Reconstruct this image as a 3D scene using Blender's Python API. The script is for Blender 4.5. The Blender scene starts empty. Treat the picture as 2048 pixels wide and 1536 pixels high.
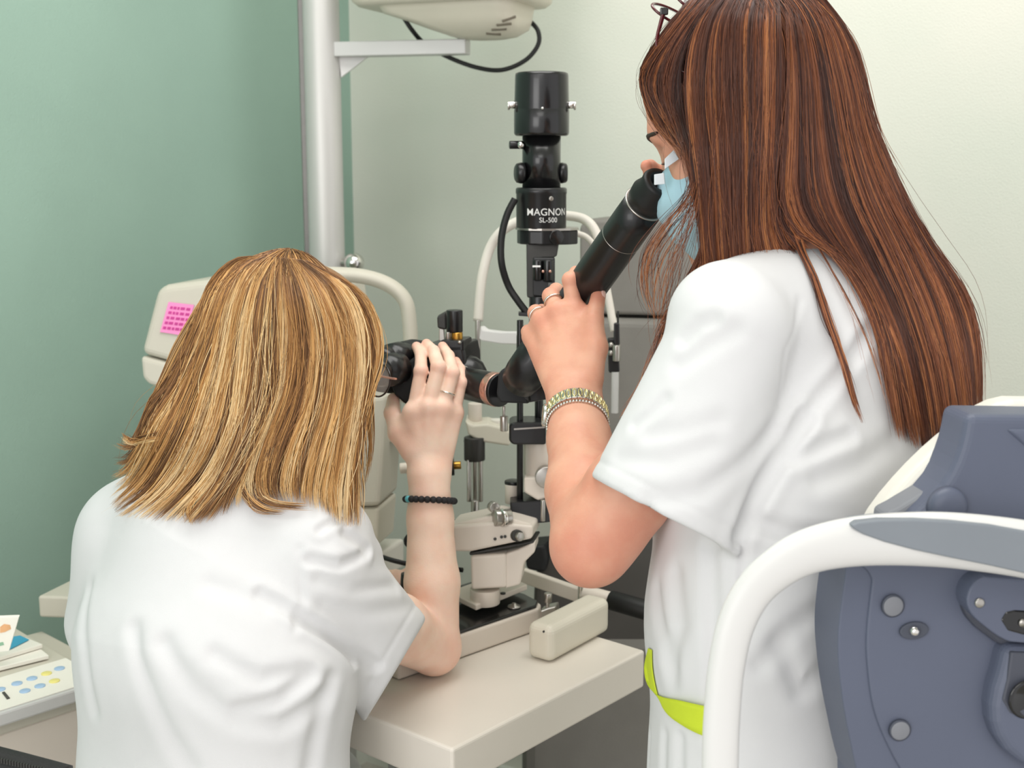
import bpy, bmesh, math, random
import numpy as np
from mathutils import Vector, Matrix

# ------------------------------------------------------------------ camera, light, exposure
SC = bpy.context.scene
COL = SC.collection
FPX, CAMZ, PITCH = 2500.0, 1.45, math.radians(10.0)      # focal length in pixels of a 2048 px wide frame
cd = bpy.data.cameras.new('camera'); cam = bpy.data.objects.new('camera', cd); COL.objects.link(cam)
cd.sensor_width = 36.0; cd.lens = FPX / 2048 * 36.0; cd.clip_start = 0.05
cam.location = (0, 0, CAMZ); cam.rotation_euler = (math.pi / 2 - PITCH, 0, 0)
cd.dof.use_dof = True; cd.dof.focus_distance = 1.38; cd.dof.aperture_fstop = 8.0
SC.camera = cam
SC.view_settings.view_transform = 'Standard'; SC.view_settings.look = 'None'
SC.view_settings.gamma = 1.0; SC.view_settings.use_curve_mapping = False
SC.view_settings.exposure = 0.34
W = bpy.data.worlds.new('world'); SC.world = W; W.use_nodes = True
W.node_tree.nodes['Background'].inputs['Color'].default_value = (1.0, 0.99, 0.985, 1)
W.node_tree.nodes['Background'].inputs['Strength'].default_value = 0.85
def area_light(name, loc, target, size, size_y, watts, color):
    l = bpy.data.lights.new(name, 'AREA'); l.shape = 'RECTANGLE'; l.size = size; l.size_y = size_y
    l.energy = watts; l.color = color
    o = bpy.data.objects.new(name, l); COL.objects.link(o); o.location = loc
    o.rotation_euler = (Vector(target) - Vector(loc)).to_track_quat('-Z', 'Y').to_euler()
    return o
area_light('ceiling_panel_light', (0.05, 1.45, 2.62), (0.05, 1.45, 0), 1.3, 0.9, 16, (1.0, 0.985, 0.96))
area_light('ceiling_panel_light', (-0.3, -0.9, 2.62), (-0.3, -0.9, 0), 1.2, 1.2, 12, (1.0, 0.985, 0.96))
area_light('window_daylight', (-1.6, -1.7, 1.8), (0.0, 1.6, 1.1), 1.6, 1.5, 22, (1.0, 0.99, 0.98))

# ------------------------------------------------------------------ pixel <-> world (a pixel AND a distance give a point)
SP, CP = math.sin(PITCH), math.cos(PITCH)
def P(px, py, d):
    v = -(py - 768) / FPX * d
    return Vector(((px - 1024) / FPX * d, d * CP + v * SP, CAMZ - d * SP + v * CP))
def PZ(px, py, z):                                   # the point of the horizontal plane z seen at a pixel
    q = -(py - 768) / FPX
    return P(px, py, (z - CAMZ) / (-SP + q * CP))
def zat(Y, py):                                      # height seen at row py on a vertical line that stands at distance Y
    q = -(py - 768) / FPX
    return CAMZ + Y * (q * CP - SP) / (CP + q * SP)
def M(px, d): return px * d / FPX                    # pixels to metres at distance d
UP = Vector((0, 0, 1))

# ------------------------------------------------------------------ materials
def lin(c): return tuple(((x / 255) / 12.92 if x / 255 <= .04045 else ((x / 255 + .055) / 1.055) ** 2.4) for x in c)
def mat(name, rgb, rough=.5, metal=0.0, spec=.5, var=0.0, vscale=20, bump=0.0, bscale=300, coat=0.0, sss=0.0, rgb2=None,
        alpha=1.0, trans=0.0, ior=1.45, stretch=None, sheen=0.0, bdist=.001):
    m = bpy.data.materials.new(name); m.use_nodes = True
    nt = m.node_tree; b = nt.nodes['Principled BSDF']; N = nt.nodes.new; L = nt.links.new
    c = lin(rgb); b.inputs['Base Color'].default_value = (*c, 1)
    b.inputs['Roughness'].default_value = rough; b.inputs['Metallic'].default_value = metal
    b.inputs['Specular IOR Level'].default_value = spec; b.inputs['Coat Weight'].default_value = coat
    b.inputs['Alpha'].default_value = alpha; b.inputs['Transmission Weight'].default_value = trans; b.inputs['IOR'].default_value = ior
    if sheen: b.inputs['Sheen Weight'].default_value = sheen
    if sss:
        b.inputs['Subsurface Weight'].default_value = sss; b.inputs['Subsurface Radius'].default_value = (1, .35, .18)
        b.inputs['Subsurface Scale'].default_value = .006
    tc = N('ShaderNodeTexCoord')
    mp = N('ShaderNodeMapping'); L(tc.outputs['Object'], mp.inputs['Vector'])
    if stretch: mp.inputs['Scale'].default_value = stretch
    n = N('ShaderNodeTexNoise'); n.inputs['Scale'].default_value = vscale; n.inputs['Detail'].default_value = 4
    L(mp.outputs['Vector'], n.inputs['Vector'])
    mx = N('ShaderNodeMix'); mx.data_type = 'RGBA'
    c2 = lin(rgb2) if rgb2 else tuple(max(0, x * (1 - var)) for x in c)
    mx.inputs[6].default_value = (*c, 1); mx.inputs[7].default_value = (*c2, 1)
    mr = N('ShaderNodeMapRange'); mr.inputs['From Min'].default_value = .35; mr.inputs['From Max'].default_value = .65
    L(n.outputs['Fac'], mr.inputs['Value']); L(mr.outputs['Result'], mx.inputs[0])
    if var or rgb2: L(mx.outputs[2], b.inputs['Base Color'])
    if bump:
        n2 = N('ShaderNodeTexNoise'); n2.inputs['Scale'].default_value = bscale; n2.inputs['Detail'].default_value = 3
        L(tc.outputs['Object'], n2.inputs['Vector'])
        bp = N('ShaderNodeBump'); bp.inputs['Strength'].default_value = bump; bp.inputs['Distance'].default_value = bdist
        L(n2.outputs['Fac'], bp.inputs['Height']); L(bp.outputs['Normal'], b.inputs['Normal'])
    return m
def hair_mat(name, rough=.38, spec=.45):
    m = bpy.data.materials.new(name); m.use_nodes = True; nt = m.node_tree; b = nt.nodes['Principled BSDF']
    a = nt.nodes.new('ShaderNodeAttribute'); a.attribute_name = 'Col'
    nt.links.new(a.outputs['Color'], b.inputs['Base Color'])
    b.inputs['Roughness'].default_value = rough; b.inputs['Specular IOR Level'].default_value = spec
    return m
MT = dict(
    wall_green=mat('green_plaster', (156, 184, 170), .85, var=.10, vscale=2.2, bump=.6, bscale=300),
    wall_pale=mat('pale_green_plaster', (226, 225, 214), .85, rgb2=(212, 217, 205), vscale=1.6, bump=.55, bscale=300),
    ceil=mat('ceiling_paint', (236, 236, 230), .9, bump=.1),
    floor=mat('grey_vinyl_floor', (188, 184, 174), .5, var=.1, vscale=30),
    base=mat('skirting_paint', (225, 228, 218), .5, bump=.02),
    alu=mat('brushed_aluminium', (206, 204, 201), .42, .3, var=.06, vscale=60, stretch=(1, 1, .05)),
    alu_dark=mat('aluminium_groove', (120, 118, 115), .4, .5, var=.06, vscale=60),
    arm=mat('grey_painted_metal', (203, 202, 200), .35, .1, bump=.03, bscale=700),
    cream=mat('cream_plastic', (214, 208, 192), .42, var=.03, vscale=9, bump=.05, bscale=900),
    cream2=mat('warm_white_enamel', (222, 212, 200), .38, var=.03, vscale=12, bump=.04, bscale=900),
    beige=mat('beige_device_plastic', (203, 198, 184), .5, var=.03, vscale=10, bump=.06, bscale=900),
    dark_vent=mat('painted_vent_shade', (120, 112, 98), .6, var=.1),  # darker tone paints the shade inside the vent slots
    black=mat('black_satin_metal', (22, 22, 24), .33, .0, .5, var=.2, vscale=40, coat=.15),
    black_gloss=mat('black_gloss_enamel', (16, 16, 18), .24, .0, .6, var=.15, vscale=30, coat=.2),
    black_matt=mat('black_matt_plastic', (20, 21, 22), .6, bump=.1, bscale=1200),
    dgrey=mat('dark_grey_metal', (58, 57, 55), .45, .2, var=.12, vscale=50),
    rubber=mat('black_rubber', (20, 20, 20), .5, bump=.1, bscale=900),
    chrome=mat('chrome', (225, 222, 218), .12, 1.0, var=.05),
    steel=mat('satin_steel', (180, 176, 170), .28, .9, var=.08, vscale=90),
    brass=mat('brass', (196, 150, 70), .28, .9, var=.1),
    rose=mat('copper_tinted_steel', (205, 160, 145), .25, .8, var=.08),
    glass=mat('clear_acrylic', (230, 230, 228), .08, alpha=.45, spec=.6, var=.02),
    white=mat('white_plastic', (219, 218, 216), .35, var=.02, vscale=8, bump=.02, bscale=900),
    white_tube=mat('white_coated_tube', (226, 220, 210), .4, var=.04, vscale=30),
    print=mat('white_print', (226, 226, 224), .6, var=.03),
    chair=mat('charcoal_upholstery', (124, 121, 115), .6, var=.08, vscale=18, bump=.25, bscale=500),
    chair_dark=mat('dark_chair_shell', (70, 67, 63), .5, var=.1, vscale=14),
    tabletop=mat('cream_laminate', (225, 218, 207), .34, var=.025, vscale=7, bump=.04, bscale=700),
    bluegrey=mat('blue_grey_plastic', (90, 96, 114), .46, var=.04, vscale=12, bump=.12, bscale=1500),
    bluegrey_dark=mat('slate_plastic', (72, 75, 86), .5, var=.05, vscale=12, bump=.12, bscale=1500),
    grip=mat('grey_soft_grip', (128, 134, 141), .5, var=.03, bump=.08, bscale=1600),
    ivory=mat('ivory_plastic', (228, 224, 214), .4, var=.02, bump=.02),
    buttongrey=mat('grey_cap_plastic', (128, 130, 136), .5, var=.04),
    hole=mat('lens_black', (6, 6, 9), .15, coat=.5, var=.1),
    pink=mat('pink_sticky_paper', (250, 150, 205), .8, var=.04, vscale=25),
    ink=mat('magenta_ink', (205, 70, 150), .8, var=.1),
    paper=mat('white_paper', (240, 236, 226), .85, var=.02, vscale=12),
    bluecard=mat('blue_card', (70, 165, 200), .7, var=.05),
    orange=mat('orange_print', (232, 178, 130), .8, var=.12, vscale=60),
    greenp=mat('green_print', (150, 190, 160), .8, var=.12, vscale=60),
    bblue=mat('pale_blue_button', (168, 196, 226), .5, var=.04),
    byel=mat('pale_yellow_button', (240, 228, 140), .5, var=.04),
    skinA=mat('tanned_skin', (224, 172, 146), .46, spec=.35, rgb2=(213, 152, 128), vscale=28, bump=.22, bscale=420, sss=.22, bdist=.0008),
    skinB=mat('fair_skin', (247, 218, 198), .48, spec=.35, rgb2=(241, 202, 181), vscale=28, bump=.22, bscale=420, sss=.22, bdist=.0008),
    nail=mat('fingernail', (236, 190, 178), .25, spec=.5, coat=.3, var=.03),
    cloth=mat('white_cotton', (218, 218, 219), .9, spec=.2, bump=.22, bscale=1400, var=.012, vscale=40, bdist=.0006),
    lime=mat('lime_cotton_trim', (205, 222, 60), .85, spec=.2, var=.06, vscale=30, bump=.3, bscale=1200),
    hairA=hair_mat('auburn_hair', .36, .5), hairB=hair_mat('blond_hair', .42, .4),
    browhair=mat('dark_brow_hair', (52, 38, 32), .5, var=.2),
    eye=mat('eye_white', (232, 228, 222), .15, coat=.5, var=.02), iris=mat('brown_iris', (60, 40, 28), .1, coat=.8, var=.2),
    mask=mat('pale_blue_mask_fabric', (178, 214, 228), .85, spec=.2, var=.05, vscale=40, bump=.3, bscale=1500),
    maskw=mat('white_mask_fabric', (232, 238, 242), .85, spec=.2, var=.02, bump=.2, bscale=1500),
    silver=mat('polished_silver', (226, 224, 218), .16, 1.0, var=.1, vscale=300),
    gold=mat('pale_gold', (232, 220, 165), .2, 1.0, var=.08),
    bead=mat('black_lava_bead', (34, 33, 36), .7, var=.3, vscale=400, bump=.5, bscale=900),
    teal=mat('turquoise_bead', (95, 180, 190), .4, var=.2, vscale=200),
    redframe=mat('dark_red_frame', (95, 22, 30), .2, coat=.6, var=.25, vscale=60),
    tortoise=mat('black_frame', (24, 20, 20), .2, coat=.5, var=.3),
    lens=mat('spectacle_lens', (235, 240, 240), .03, alpha=.18, spec=.5, var=.01),
    bag=mat('black_nylon', (26, 27, 27), .6, bump=.4, bscale=900), shoe=mat('white_clog', (230, 230, 228), .5, var=.03),
    socket=mat('painted_socket_shade', (70, 74, 86), .5, var=.05),  # recess shade painted as a dark tone round the ball and caps
)

def blush(m, rgb):                                   # redder skin over knuckles, finger tips and elbows
    nt = m.node_tree; b = nt.nodes['Principled BSDF']; src = b.inputs['Base Color'].links[0].from_socket
    a = nt.nodes.new('ShaderNodeAttribute'); a.attribute_name = 'Col'; mx = nt.nodes.new('ShaderNodeMix'); mx.data_type = 'RGBA'
    nt.links.new(a.outputs['Fac'], mx.inputs[0]); nt.links.new(src, mx.inputs[6]); mx.inputs[7].default_value = (*lin(rgb), 1)
    nt.links.new(mx.outputs[2], b.inputs['Base Color'])
blush(MT['skinA'], (204, 122, 100)); blush(MT['skinB'], (228, 158, 140))

# ------------------------------------------------------------------ object helpers
def put(name, me, m=None, parent=None, smooth=False):
    o = bpy.data.objects.new(name, me); COL.objects.link(o)
    if m is not None: me.materials.append(m if not isinstance(m, str) else MT[m])
    if parent is not None: o.parent = parent; o.matrix_parent_inverse = parent.matrix_basis.inverted()
    if smooth and len(me.polygons): me.polygons.foreach_set('use_smooth', np.ones(len(me.polygons), bool))
    return o
def tag(o, label=None, cat=None, group=None, kind=None):
    if label: o['label'] = label
    if cat: o['category'] = cat
    if group: o['group'] = group
    if kind: o['kind'] = kind
    return o
def thing(name, loc, label, cat, group=None):
    o = bpy.data.objects.new(name, None); COL.objects.link(o); o.location = loc; o.empty_display_size = .05
    return tag(o, label, cat, group)
def np_mesh(name, V, F, smooth=True, colors=None):
    V = np.ascontiguousarray(V, np.float32); F = np.ascontiguousarray(F, np.int32); k = F.shape[1]
    me = bpy.data.meshes.new(name)
    me.vertices.add(len(V)); me.vertices.foreach_set('co', V.ravel())
    me.loops.add(F.size); me.loops.foreach_set('vertex_index', F.ravel())
    me.polygons.add(len(F)); me.polygons.foreach_set('loop_start', np.arange(0, F.size, k, dtype=np.int32))
    me.update(calc_edges=True)
    if smooth: me.polygons.foreach_set('use_smooth', np.ones(len(F), bool))
    if colors is not None:
        ca = me.color_attributes.new('Col', 'FLOAT_COLOR', 'POINT')
        c4 = np.ones((len(V), 4), np.float32); c4[:, :3] = colors; ca.data.foreach_set('color', c4.ravel())
    me.validate(); return me
from mathutils.bvhtree import BVHTree
def surf_hit(o, px, py):
    """point and normal of an object's surface seen at a pixel"""
    t = BVHTree.FromPolygons([v.co.copy() for v in o.data.vertices], [tuple(p.vertices) for p in o.data.polygons])
    c = Vector((0, 0, CAMZ)); h = t.ray_cast(c, (P(px, py, 1.0) - c).normalized()); return h[0], h[1]
class B:
    """collects shapes for ONE part"""
    def __init__(s): s.bm = bmesh.new(); s.sm = []
    def _add(s, vs, fs, smooth=False, bev=0.0, seg=2):
        b = bmesh.new(); vv = [b.verts.new(v) for v in vs]
        for f in fs:
            try: b.faces.new([vv[i] for i in f])
            except ValueError: pass
        bmesh.ops.recalc_face_normals(b, faces=b.faces[:])
        if bev > 0:
            es = [e for e in b.edges if len(e.link_faces) == 2 and e.calc_face_angle(0) > .35]
            bmesh.ops.bevel(b, geom=es, offset=bev, segments=seg, profile=.5, affect='EDGES', clamp_overlap=True)
        for f in b.faces: f.smooth = smooth
        t = bpy.data.meshes.new('t'); b.to_mesh(t); b.free(); s.bm.from_mesh(t); bpy.data.meshes.remove(t); return s
    def box(s, c, hx, hy, hz, ax=None, ay=None, bev=0.0, seg=2, az=None):
        ax = Vector(ax or (1, 0, 0)).normalized(); az = Vector(az or UP).normalized(); ay = Vector(ay).normalized() if ay else az.cross(ax).normalized()
        c = Vector(c); vs = [c + ax * hx * i + ay * hy * j + az * hz * k for i in (-1, 1) for j in (-1, 1) for k in (-1, 1)]
        return s._add(vs, [(0, 1, 3, 2), (4, 6, 7, 5), (0, 4, 5, 1), (2, 3, 7, 6), (0, 2, 6, 4), (1, 5, 7, 3)], False, bev, seg)
    def prism(s, poly, vec, bev=0.0, seg=2, smooth=False):
        n = len(poly); vec = Vector(vec); a = [Vector(p) for p in poly]; vs = a + [p + vec for p in a]
        fs = [tuple(range(n)), tuple(range(n, 2 * n))] + [(i, (i + 1) % n, n + (i + 1) % n, n + i) for i in range(n)]
        return s._add(vs, fs, smooth, bev, seg)
    def lathe(s, base, axis, prof, seg=32, smooth=True):
        base = Vector(base); z = Vector(axis).normalized(); x = z.orthogonal().normalized(); y = z.cross(x)
        vs, fs = [], []
        for t, r in prof:
            for k in range(seg):
                a = 2 * math.pi * k / seg; vs.append(base + z * t + (x * math.cos(a) + y * math.sin(a)) * r)
        for i in range(len(prof) - 1):
            for k in range(seg):
                fs.append((i * seg + k, i * seg + (k + 1) % seg, (i + 1) * seg + (k + 1) % seg, (i + 1) * seg + k))
        fs.append(tuple(range(seg))); fs.append(tuple(range((len(prof) - 1) * seg, len(prof) * seg)))
        return s._add(vs, fs, smooth)
    def cyl(s, a, b, r, r2=None, seg=24, rim=None):
        a, b = Vector(a), Vector(b); L = (b - a).length; r2 = r if r2 is None else r2
        e = rim if rim is not None else min(.0012, r * .15, L * .2)
        return s.lathe(a, b - a, [(0, r - e), (e * .3, r - e * .3), (e, r), (L - e, r2), (L - e * .3, r2 - e * .3), (L, r2 - e)], seg)
    def sph(s, c, r, sx=1, sy=1, sz=1, seg=16):
        c = Vector(c); vs, fs = [], []; n = seg // 2
        for i in range(n + 1):
            th = math.pi * i / n
            for k in range(seg):
                a = 2 * math.pi * k / seg; q = max(math.sin(th), .02)
                vs.append(c + Vector((r * sx * q * math.cos(a), r * sy * q * math.sin(a), r * sz * math.cos(th))))
        for i in range(n):
            for k in range(seg): fs.append((i * seg + k, i * seg + (k + 1) % seg, (i + 1) * seg + (k + 1) % seg, (i + 1) * seg + k))
        fs.append(tuple(range(seg))); fs.append(tuple(range(n * seg, (n + 1) * seg)))
        return s._add(vs, fs, True)
    def tube(s, pts, r, seg=12, sub=6, closed=False, flat=1.0, upv=None):
        """smooth tube through points; r one radius or one per point; flat squeezes the section along the second axis"""
        pts = [Vector(p) for p in pts]; n = len(pts); rr = r if isinstance(r, (list, tuple)) else [r] * n
        q, qr = [], []
        def g(i): return pts[i % n] if closed else pts[max(0, min(n - 1, i))]
        def gr(i): return rr[i % n] if closed else rr[max(0, min(n - 1, i))]
        for i in range(n if closed else n - 1):
            for k in range(sub):
                t = k / sub; p0, p1, p2, p3 = g(i - 1), g(i), g(i + 1), g(i + 2)
                q.append(.5 * (2 * p1 + (p2 - p0) * t + (2 * p0 - 5 * p1 + 4 * p2 - p3) * t * t + (3 * p1 - p0 - 3 * p2 + p3) * t ** 3))
                qr.append(gr(i) * (1 - t) + gr(i + 1) * t)
        if not closed: q.append(pts[-1]); qr.append(rr[-1])
        m = len(q); vs, fs = [], []
        prev = None
        for i in range(m):
            t = (q[(i + 1) % m] - q[i - 1]) if closed else (q[min(i + 1, m - 1)] - q[max(i - 1, 0)])
            t.normalize()
            if upv is not None: x = t.cross(Vector(upv)).normalized()
            elif prev is None: x = t.orthogonal().normalized()
            else: x = (prev - t * prev.dot(t)).normalized()
            prev = x; y = t.cross(x)
            for k in range(seg):
                a = 2 * math.pi * k / seg; vs.append(q[i] + (x * math.cos(a) + y * math.sin(a) * flat) * qr[i])
        for i in range(m if closed else m - 1):
            j = (i + 1) % m
            for k in range(seg): fs.append((i * seg + k, i * seg + (k + 1) % seg, j * seg + (k + 1) % seg, j * seg + k))
        if not closed: fs.append(tuple(range(seg))); fs.append(tuple(range((m - 1) * seg, m * seg)))
        return s._add(vs, fs, True)
    def vcyl(s, px, y0, y1, rpx, d, rpx2=None, seg=32):      # upright cylinder seen between two pixel rows
        p = P(px, (y0 + y1) / 2, d); a = Vector((p.x, p.y, zat(p.y, y1))); b = Vector((p.x, p.y, zat(p.y, y0)))
        return s.cyl(a, b, M(rpx, d), M(rpx2 if rpx2 else rpx, d), seg)
    def pxprism(s, poly, d, vec, bev=0.0, seg=2):             # outline at distance d, given real thickness along vec
        return s.prism([P(x, y, d) for x, y in poly], vec, bev, seg)
    def to(s, name, m, parent=None, auto=True):
        me = bpy.data.meshes.new(name); s.bm.to_mesh(me); s.bm.free()
        return put(name, me, m, parent)
E1 = Vector((.64, .768, 0)); E2 = Vector((-.768, .64, 0)); YF = Vector((0, 1, 0))

# ------------------------------------------------------------------ the room
def struct(name, b, m):
    o = b.to(name, m); o['kind'] = 'structure'; return o
CR = P(706, 400, 2.86); CR.z = 0                                  # the corner behind the stand
DR = Vector((.85, -.527, 0)).normalized(); DL = Vector((-.527, -.85, 0)).normalized()
HT = 2.7
def wall(name, a, b, thick, m):
    return struct(name, B().prism([a, b, b + Vector((0, 0, HT)), a + Vector((0, 0, HT))], thick), m)
wall('wall_left', CR, CR + DL * 3.2, DR * -.1, 'wall_green')
wall('wall_right', CR, CR + DR * 3.4, DL * -.1, 'wall_pale')
fl = [CR + DL * 3.2 - DR * .1, CR - DR * .1 - DL * .1, CR + DR * 3.4 - DL * .1, CR + DR * 3.4 + DL * 3.2]
struct('floor', B().prism(fl, (0, 0, -.05)), 'floor')
struct('ceiling', B().prism([p + Vector((0, 0, HT)) for p in fl], (0, 0, .05)), 'ceil')
struct('baseboard_left', B().prism([CR, CR + DL * 3.2, CR + DL * 3.2 + DR * .015, CR + DR * .015], (0, 0, .09)), 'base')
struct('baseboard_right', B().prism([CR + DL * .015, CR + DR * 3.4 + DL * .015, CR + DR * 3.4, CR], (0, 0, .09)), 'base')

# ------------------------------------------------------------------ instrument stand: pole, arm
PD = 2.40
pp = P(648, 270, PD); PXY = Vector((pp.x, pp.y, 0)); pr = M(36, PD)
st = thing('instrument_stand', PXY, 'tall round aluminium pole with a short arm near the corner', 'stand')
B().cyl(PXY + UP * .02, PXY + UP * 2.66, pr, seg=48).to('pole', 'alu', st)
B().lathe(PXY, UP, [(0, .2), (.012, .2), (.02, .19), (.02, .05)], 40).to('base_plate', 'arm', st)
g = PXY + Vector((-pr - M(3, PD), .012, 0))
B().box(g + UP * 1.34, M(7, PD), .014, 1.32, bev=.002).to('cable_channel', 'alu_dark', st)
B().box(PXY + Vector((0, 0, 2.672)), .06, .06, .012, bev=.003).to('ceiling_flange', 'alu', st)
AY = PXY.y - pr * .2
def at_y(px, py, Y):                                                # point seen at a pixel on the plane y = Y
    q = -(py - 768) / FPX; d = Y / (CP + q * SP); return P(px, py, d)
a0 = at_y(674, 97, AY); a1 = at_y(936, 97, AY - .06)
ad = (a1 - a0); ad.z = 0; aL = ad.length; ad.normalize()
B().box((a0 + a1) / 2, aL / 2, .018, .0135, ax=ad, bev=.002).to('arm', 'arm', st)
B().prism([at_y(677, 112, AY), at_y(738, 112, AY), at_y(682, 155, AY)], (0, .012, 0), .001).to('arm_bracket', 'white', st)
cb = at_y(708, 526, AY - .02)
B().sph(cb, M(21, 2.38), seg=24).to('clamp_knob', 'chrome', st)
B().cyl(cb, PXY + UP * cb.z, .007).to('clamp_bolt', 'steel', st)

# chart projector on the arm
PJ = at_y(915, 20, AY - .06); pjY = PJ.y
pj = thing('chart_projector', at_y(922, 82, pjY), 'cream chart projector with vent slots, mounted on the pole arm', 'projector')
def yz(px, py, Y): return at_y(px, py, Y)
pa = Vector((.93, -.36, 0)).normalized(); pb = Vector((.36, .93, 0)).normalized()
c0 = yz(905, 8, pjY); c0.z += .020
def ringmesh(rings, name, m, parent, sub=2):
    """closed body lofted through rings of equal count"""
    n = len(rings[0]); vs = [v for r in rings for v in r]; fs = []
    for i in range(len(rings) - 1):
        for k in range(n): fs.append((i * n + k, i * n + (k + 1) % n, (i + 1) * n + (k + 1) % n, (i + 1) * n + k))
    fs.append(tuple(range(n))); fs.append(tuple(range((len(rings) - 1) * n, len(rings) * n)))
    b = B(); b._add(vs, fs, True); o = b.to(name, m, parent)
    md = o.modifiers.new('bevel', 'BEVEL'); md.width = .004; md.segments = 2; md.limit_method = 'ANGLE'; md.angle_limit = .9
    return o
def rrect(c, ax, ay, hx, hy, r, n=6):
    pts = []
    for sx, sy, a0_ in ((1, 1, 0), (-1, 1, 90), (-1, -1, 180), (1, -1, 270)):
        for k in range(n + 1):
            a = math.radians(a0_ + 90 * k / n)
            pts.append(c + ax * (sx * (hx - r) + r * math.cos(a)) + ay * (sy * (hy - r) + r * math.sin(a)))
    return pts
ringmesh([rrect(c0 + UP * z, pa, pb, hx, hy, .035) for z, hx, hy in ((-.026, .160, .092), (-.018, .168, .10), (.0, .171, .102), (.06, .166, .098), (.085, .145, .08), (.09, .12, .06))], 'upper_shell', 'cream', pj)
lc = c0 + UP * -.026
lsh = ringmesh([rrect(lc + pa * dx + UP * z, pa, pb, hx, hy, .03) for z, hx, hy, dx in ((.004, .134, .078, .008), (-.012, .128, .074, .012), (-.026, .106, .068, .034), (-.042, .084, .056, .055), (-.055, .056, .040, .066), (-.059, .036, .028, .068))], 'lower_shell', 'cream', pj)
for x, y in ((1018, 38), (1008, 49), (998, 59), (987, 68)):
    h, nrm_ = surf_hit(lsh, x, y)
    if h is not None:
        sd_ = Vector((1, 0, .12)); sd_ = (sd_ - nrm_ * sd_.dot(nrm_)).normalized()
        B().box(h, .0135, .0022, .0012, ax=sd_, az=nrm_, bev=.0005).to('vent_slot', 'dark_vent', pj)
sw = yz(925, 62, pjY)
B().lathe(sw + UP * -.012, UP, [(0, .012), (.004, .026), (.009, .033), (.016, .034), (.03, .03)], 32).to('swivel_foot', 'cream', pj)
B().cyl(yz(922, 90, pjY), sw, .008).to('swivel_pin', 'steel', pj)
tag(B().tube([yz(808, 36, pjY), yz(824, 60, pjY), yz(848, 86, pjY + .03), yz(892, 112, pjY + .03), yz(950, 134, pjY + .02), yz(1003, 140, pjY), yz(1050, 121, pjY - .01), yz(1076, 90, pjY - .01), yz(1076, 62, pjY - .01), yz(1060, 42, pjY)],
     .0042, 10, 8).to('projector_cable', 'rubber'), 'thin black cable looping below the chart projector', 'cable')

# ------------------------------------------------------------------ instrument table
TZ = .78
TA = PZ(905, 1499, TZ); TB = PZ(1290, 1300, TZ)
tu = (TB - TA).normalized(); tv = Vector((-tu.y, tu.x, 0)); TL = (TB - TA).length; TWd = .42
tb = thing('instrument_table', (TA + tu * TL * .5 + tv * TWd * .5) - UP * TZ, 'cream instrument table with thick square top, carrying the black microscope', 'table')
B().prism([TA, TB, TB + tv * TWd, TA + tv * TWd], (0, 0, -.055), .004, 3).to('tabletop', 'tabletop', tb)
tc_ = TA + tu * TL * .5 + tv * TWd * .55
B().box(tc_ - UP * (TZ - .40), .035, .05, .335, ax=tu, bev=.004).to('column', 'arm', tb)
B().box(tc_ - UP * (TZ - .04), .20, .035, .04, ax=tu, bev=.01).to('foot', 'arm', tb)
B().box(tc_ - UP * (TZ - .04) + tu * .0, .035, .24, .036, ax=tu, bev=.01).to('foot', 'arm', tb)
# arm rest block on the table
A0, A1 = PZ(1102, 1330, TZ), PZ(1221, 1264, TZ)
au = (A1 - A0).normalized(); av = Vector((-au.y, au.x, 0)); aw = (PZ(1068, 1310, TZ) - A0).length
ah = .052
rb = B().prism([A0 + UP * .0005, A1 + UP * .0005, A1 + av * aw + UP * .0005, A0 + av * aw + UP * .0005], (0, 0, ah), .011, 5).to('elbow_rest', 'cream')
tag(rb, 'cream padded elbow rest block standing on the table corner', 'arm rest')
B().cyl(A0 + av * aw * .3 + UP * ah * .86 + au * .0012, A0 + av * aw * .3 + UP * ah * .86 - au * .0006, .0016, seg=12).to('screw', 'dgrey', rb)

# ------------------------------------------------------------------ slit lamp microscope
SL0 = PZ(1000, 1250, TZ)
sl = thing('slit_lamp', SL0, 'black and cream slit lamp microscope on the cream table', 'microscope')
def part(b, name, m, parent=None, label=None):
    o = b.to(name, m, parent or sl)
    if label: o['label'] = label
    return o
# base: cream body with black top
b0, b1 = PZ(912, 1322, TZ), PZ(1090, 1258, TZ)
bu = (b1 - b0).normalized(); bv = Vector((-bu.y, bu.x, 0)); bh = .034
q0 = b0 - bu * .10
ring = [q0, b1 - bu * .012, b1 + bv * .012 + bu * .004, b1 + bv * .05 + bu * .012, b1 + bv * .15 - bu * .0, q0 + bv * .15]
part(B().prism([p + UP * .001 for p in ring], (0, 0, bh), .004, 3), 'base', 'cream2')
cen = sum(ring, Vector()) / len(ring)
part(B().prism([cen + (p - cen) * .955 + UP * (bh + .0005) for p in ring], (0, 0, .005), .002), 'base_cover', 'black_gloss')
ZB = TZ + bh + .006
# sliding plate
s0, s1, s2, s3 = PZ(952, 1222, ZB + .008), PZ(1055, 1180, ZB + .008), PZ(1010, 1160, ZB + .008), PZ(905, 1196, ZB + .008)
s3 = s0 + (s2 - s1) * 1.25
pl = part(B().prism([s0, s1, s2 + (s2 - s1) * .2, s3], (0, 0, .009), .002, 3), 'sliding_plate', 'cream2')
for q in ((967, 1205), (1006, 1188)): part(B().cyl(PZ(*q, ZB + .0165), PZ(*q, ZB + .0165) + UP * .002, .004, seg=16), 'screw', 'dgrey', pl)
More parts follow.
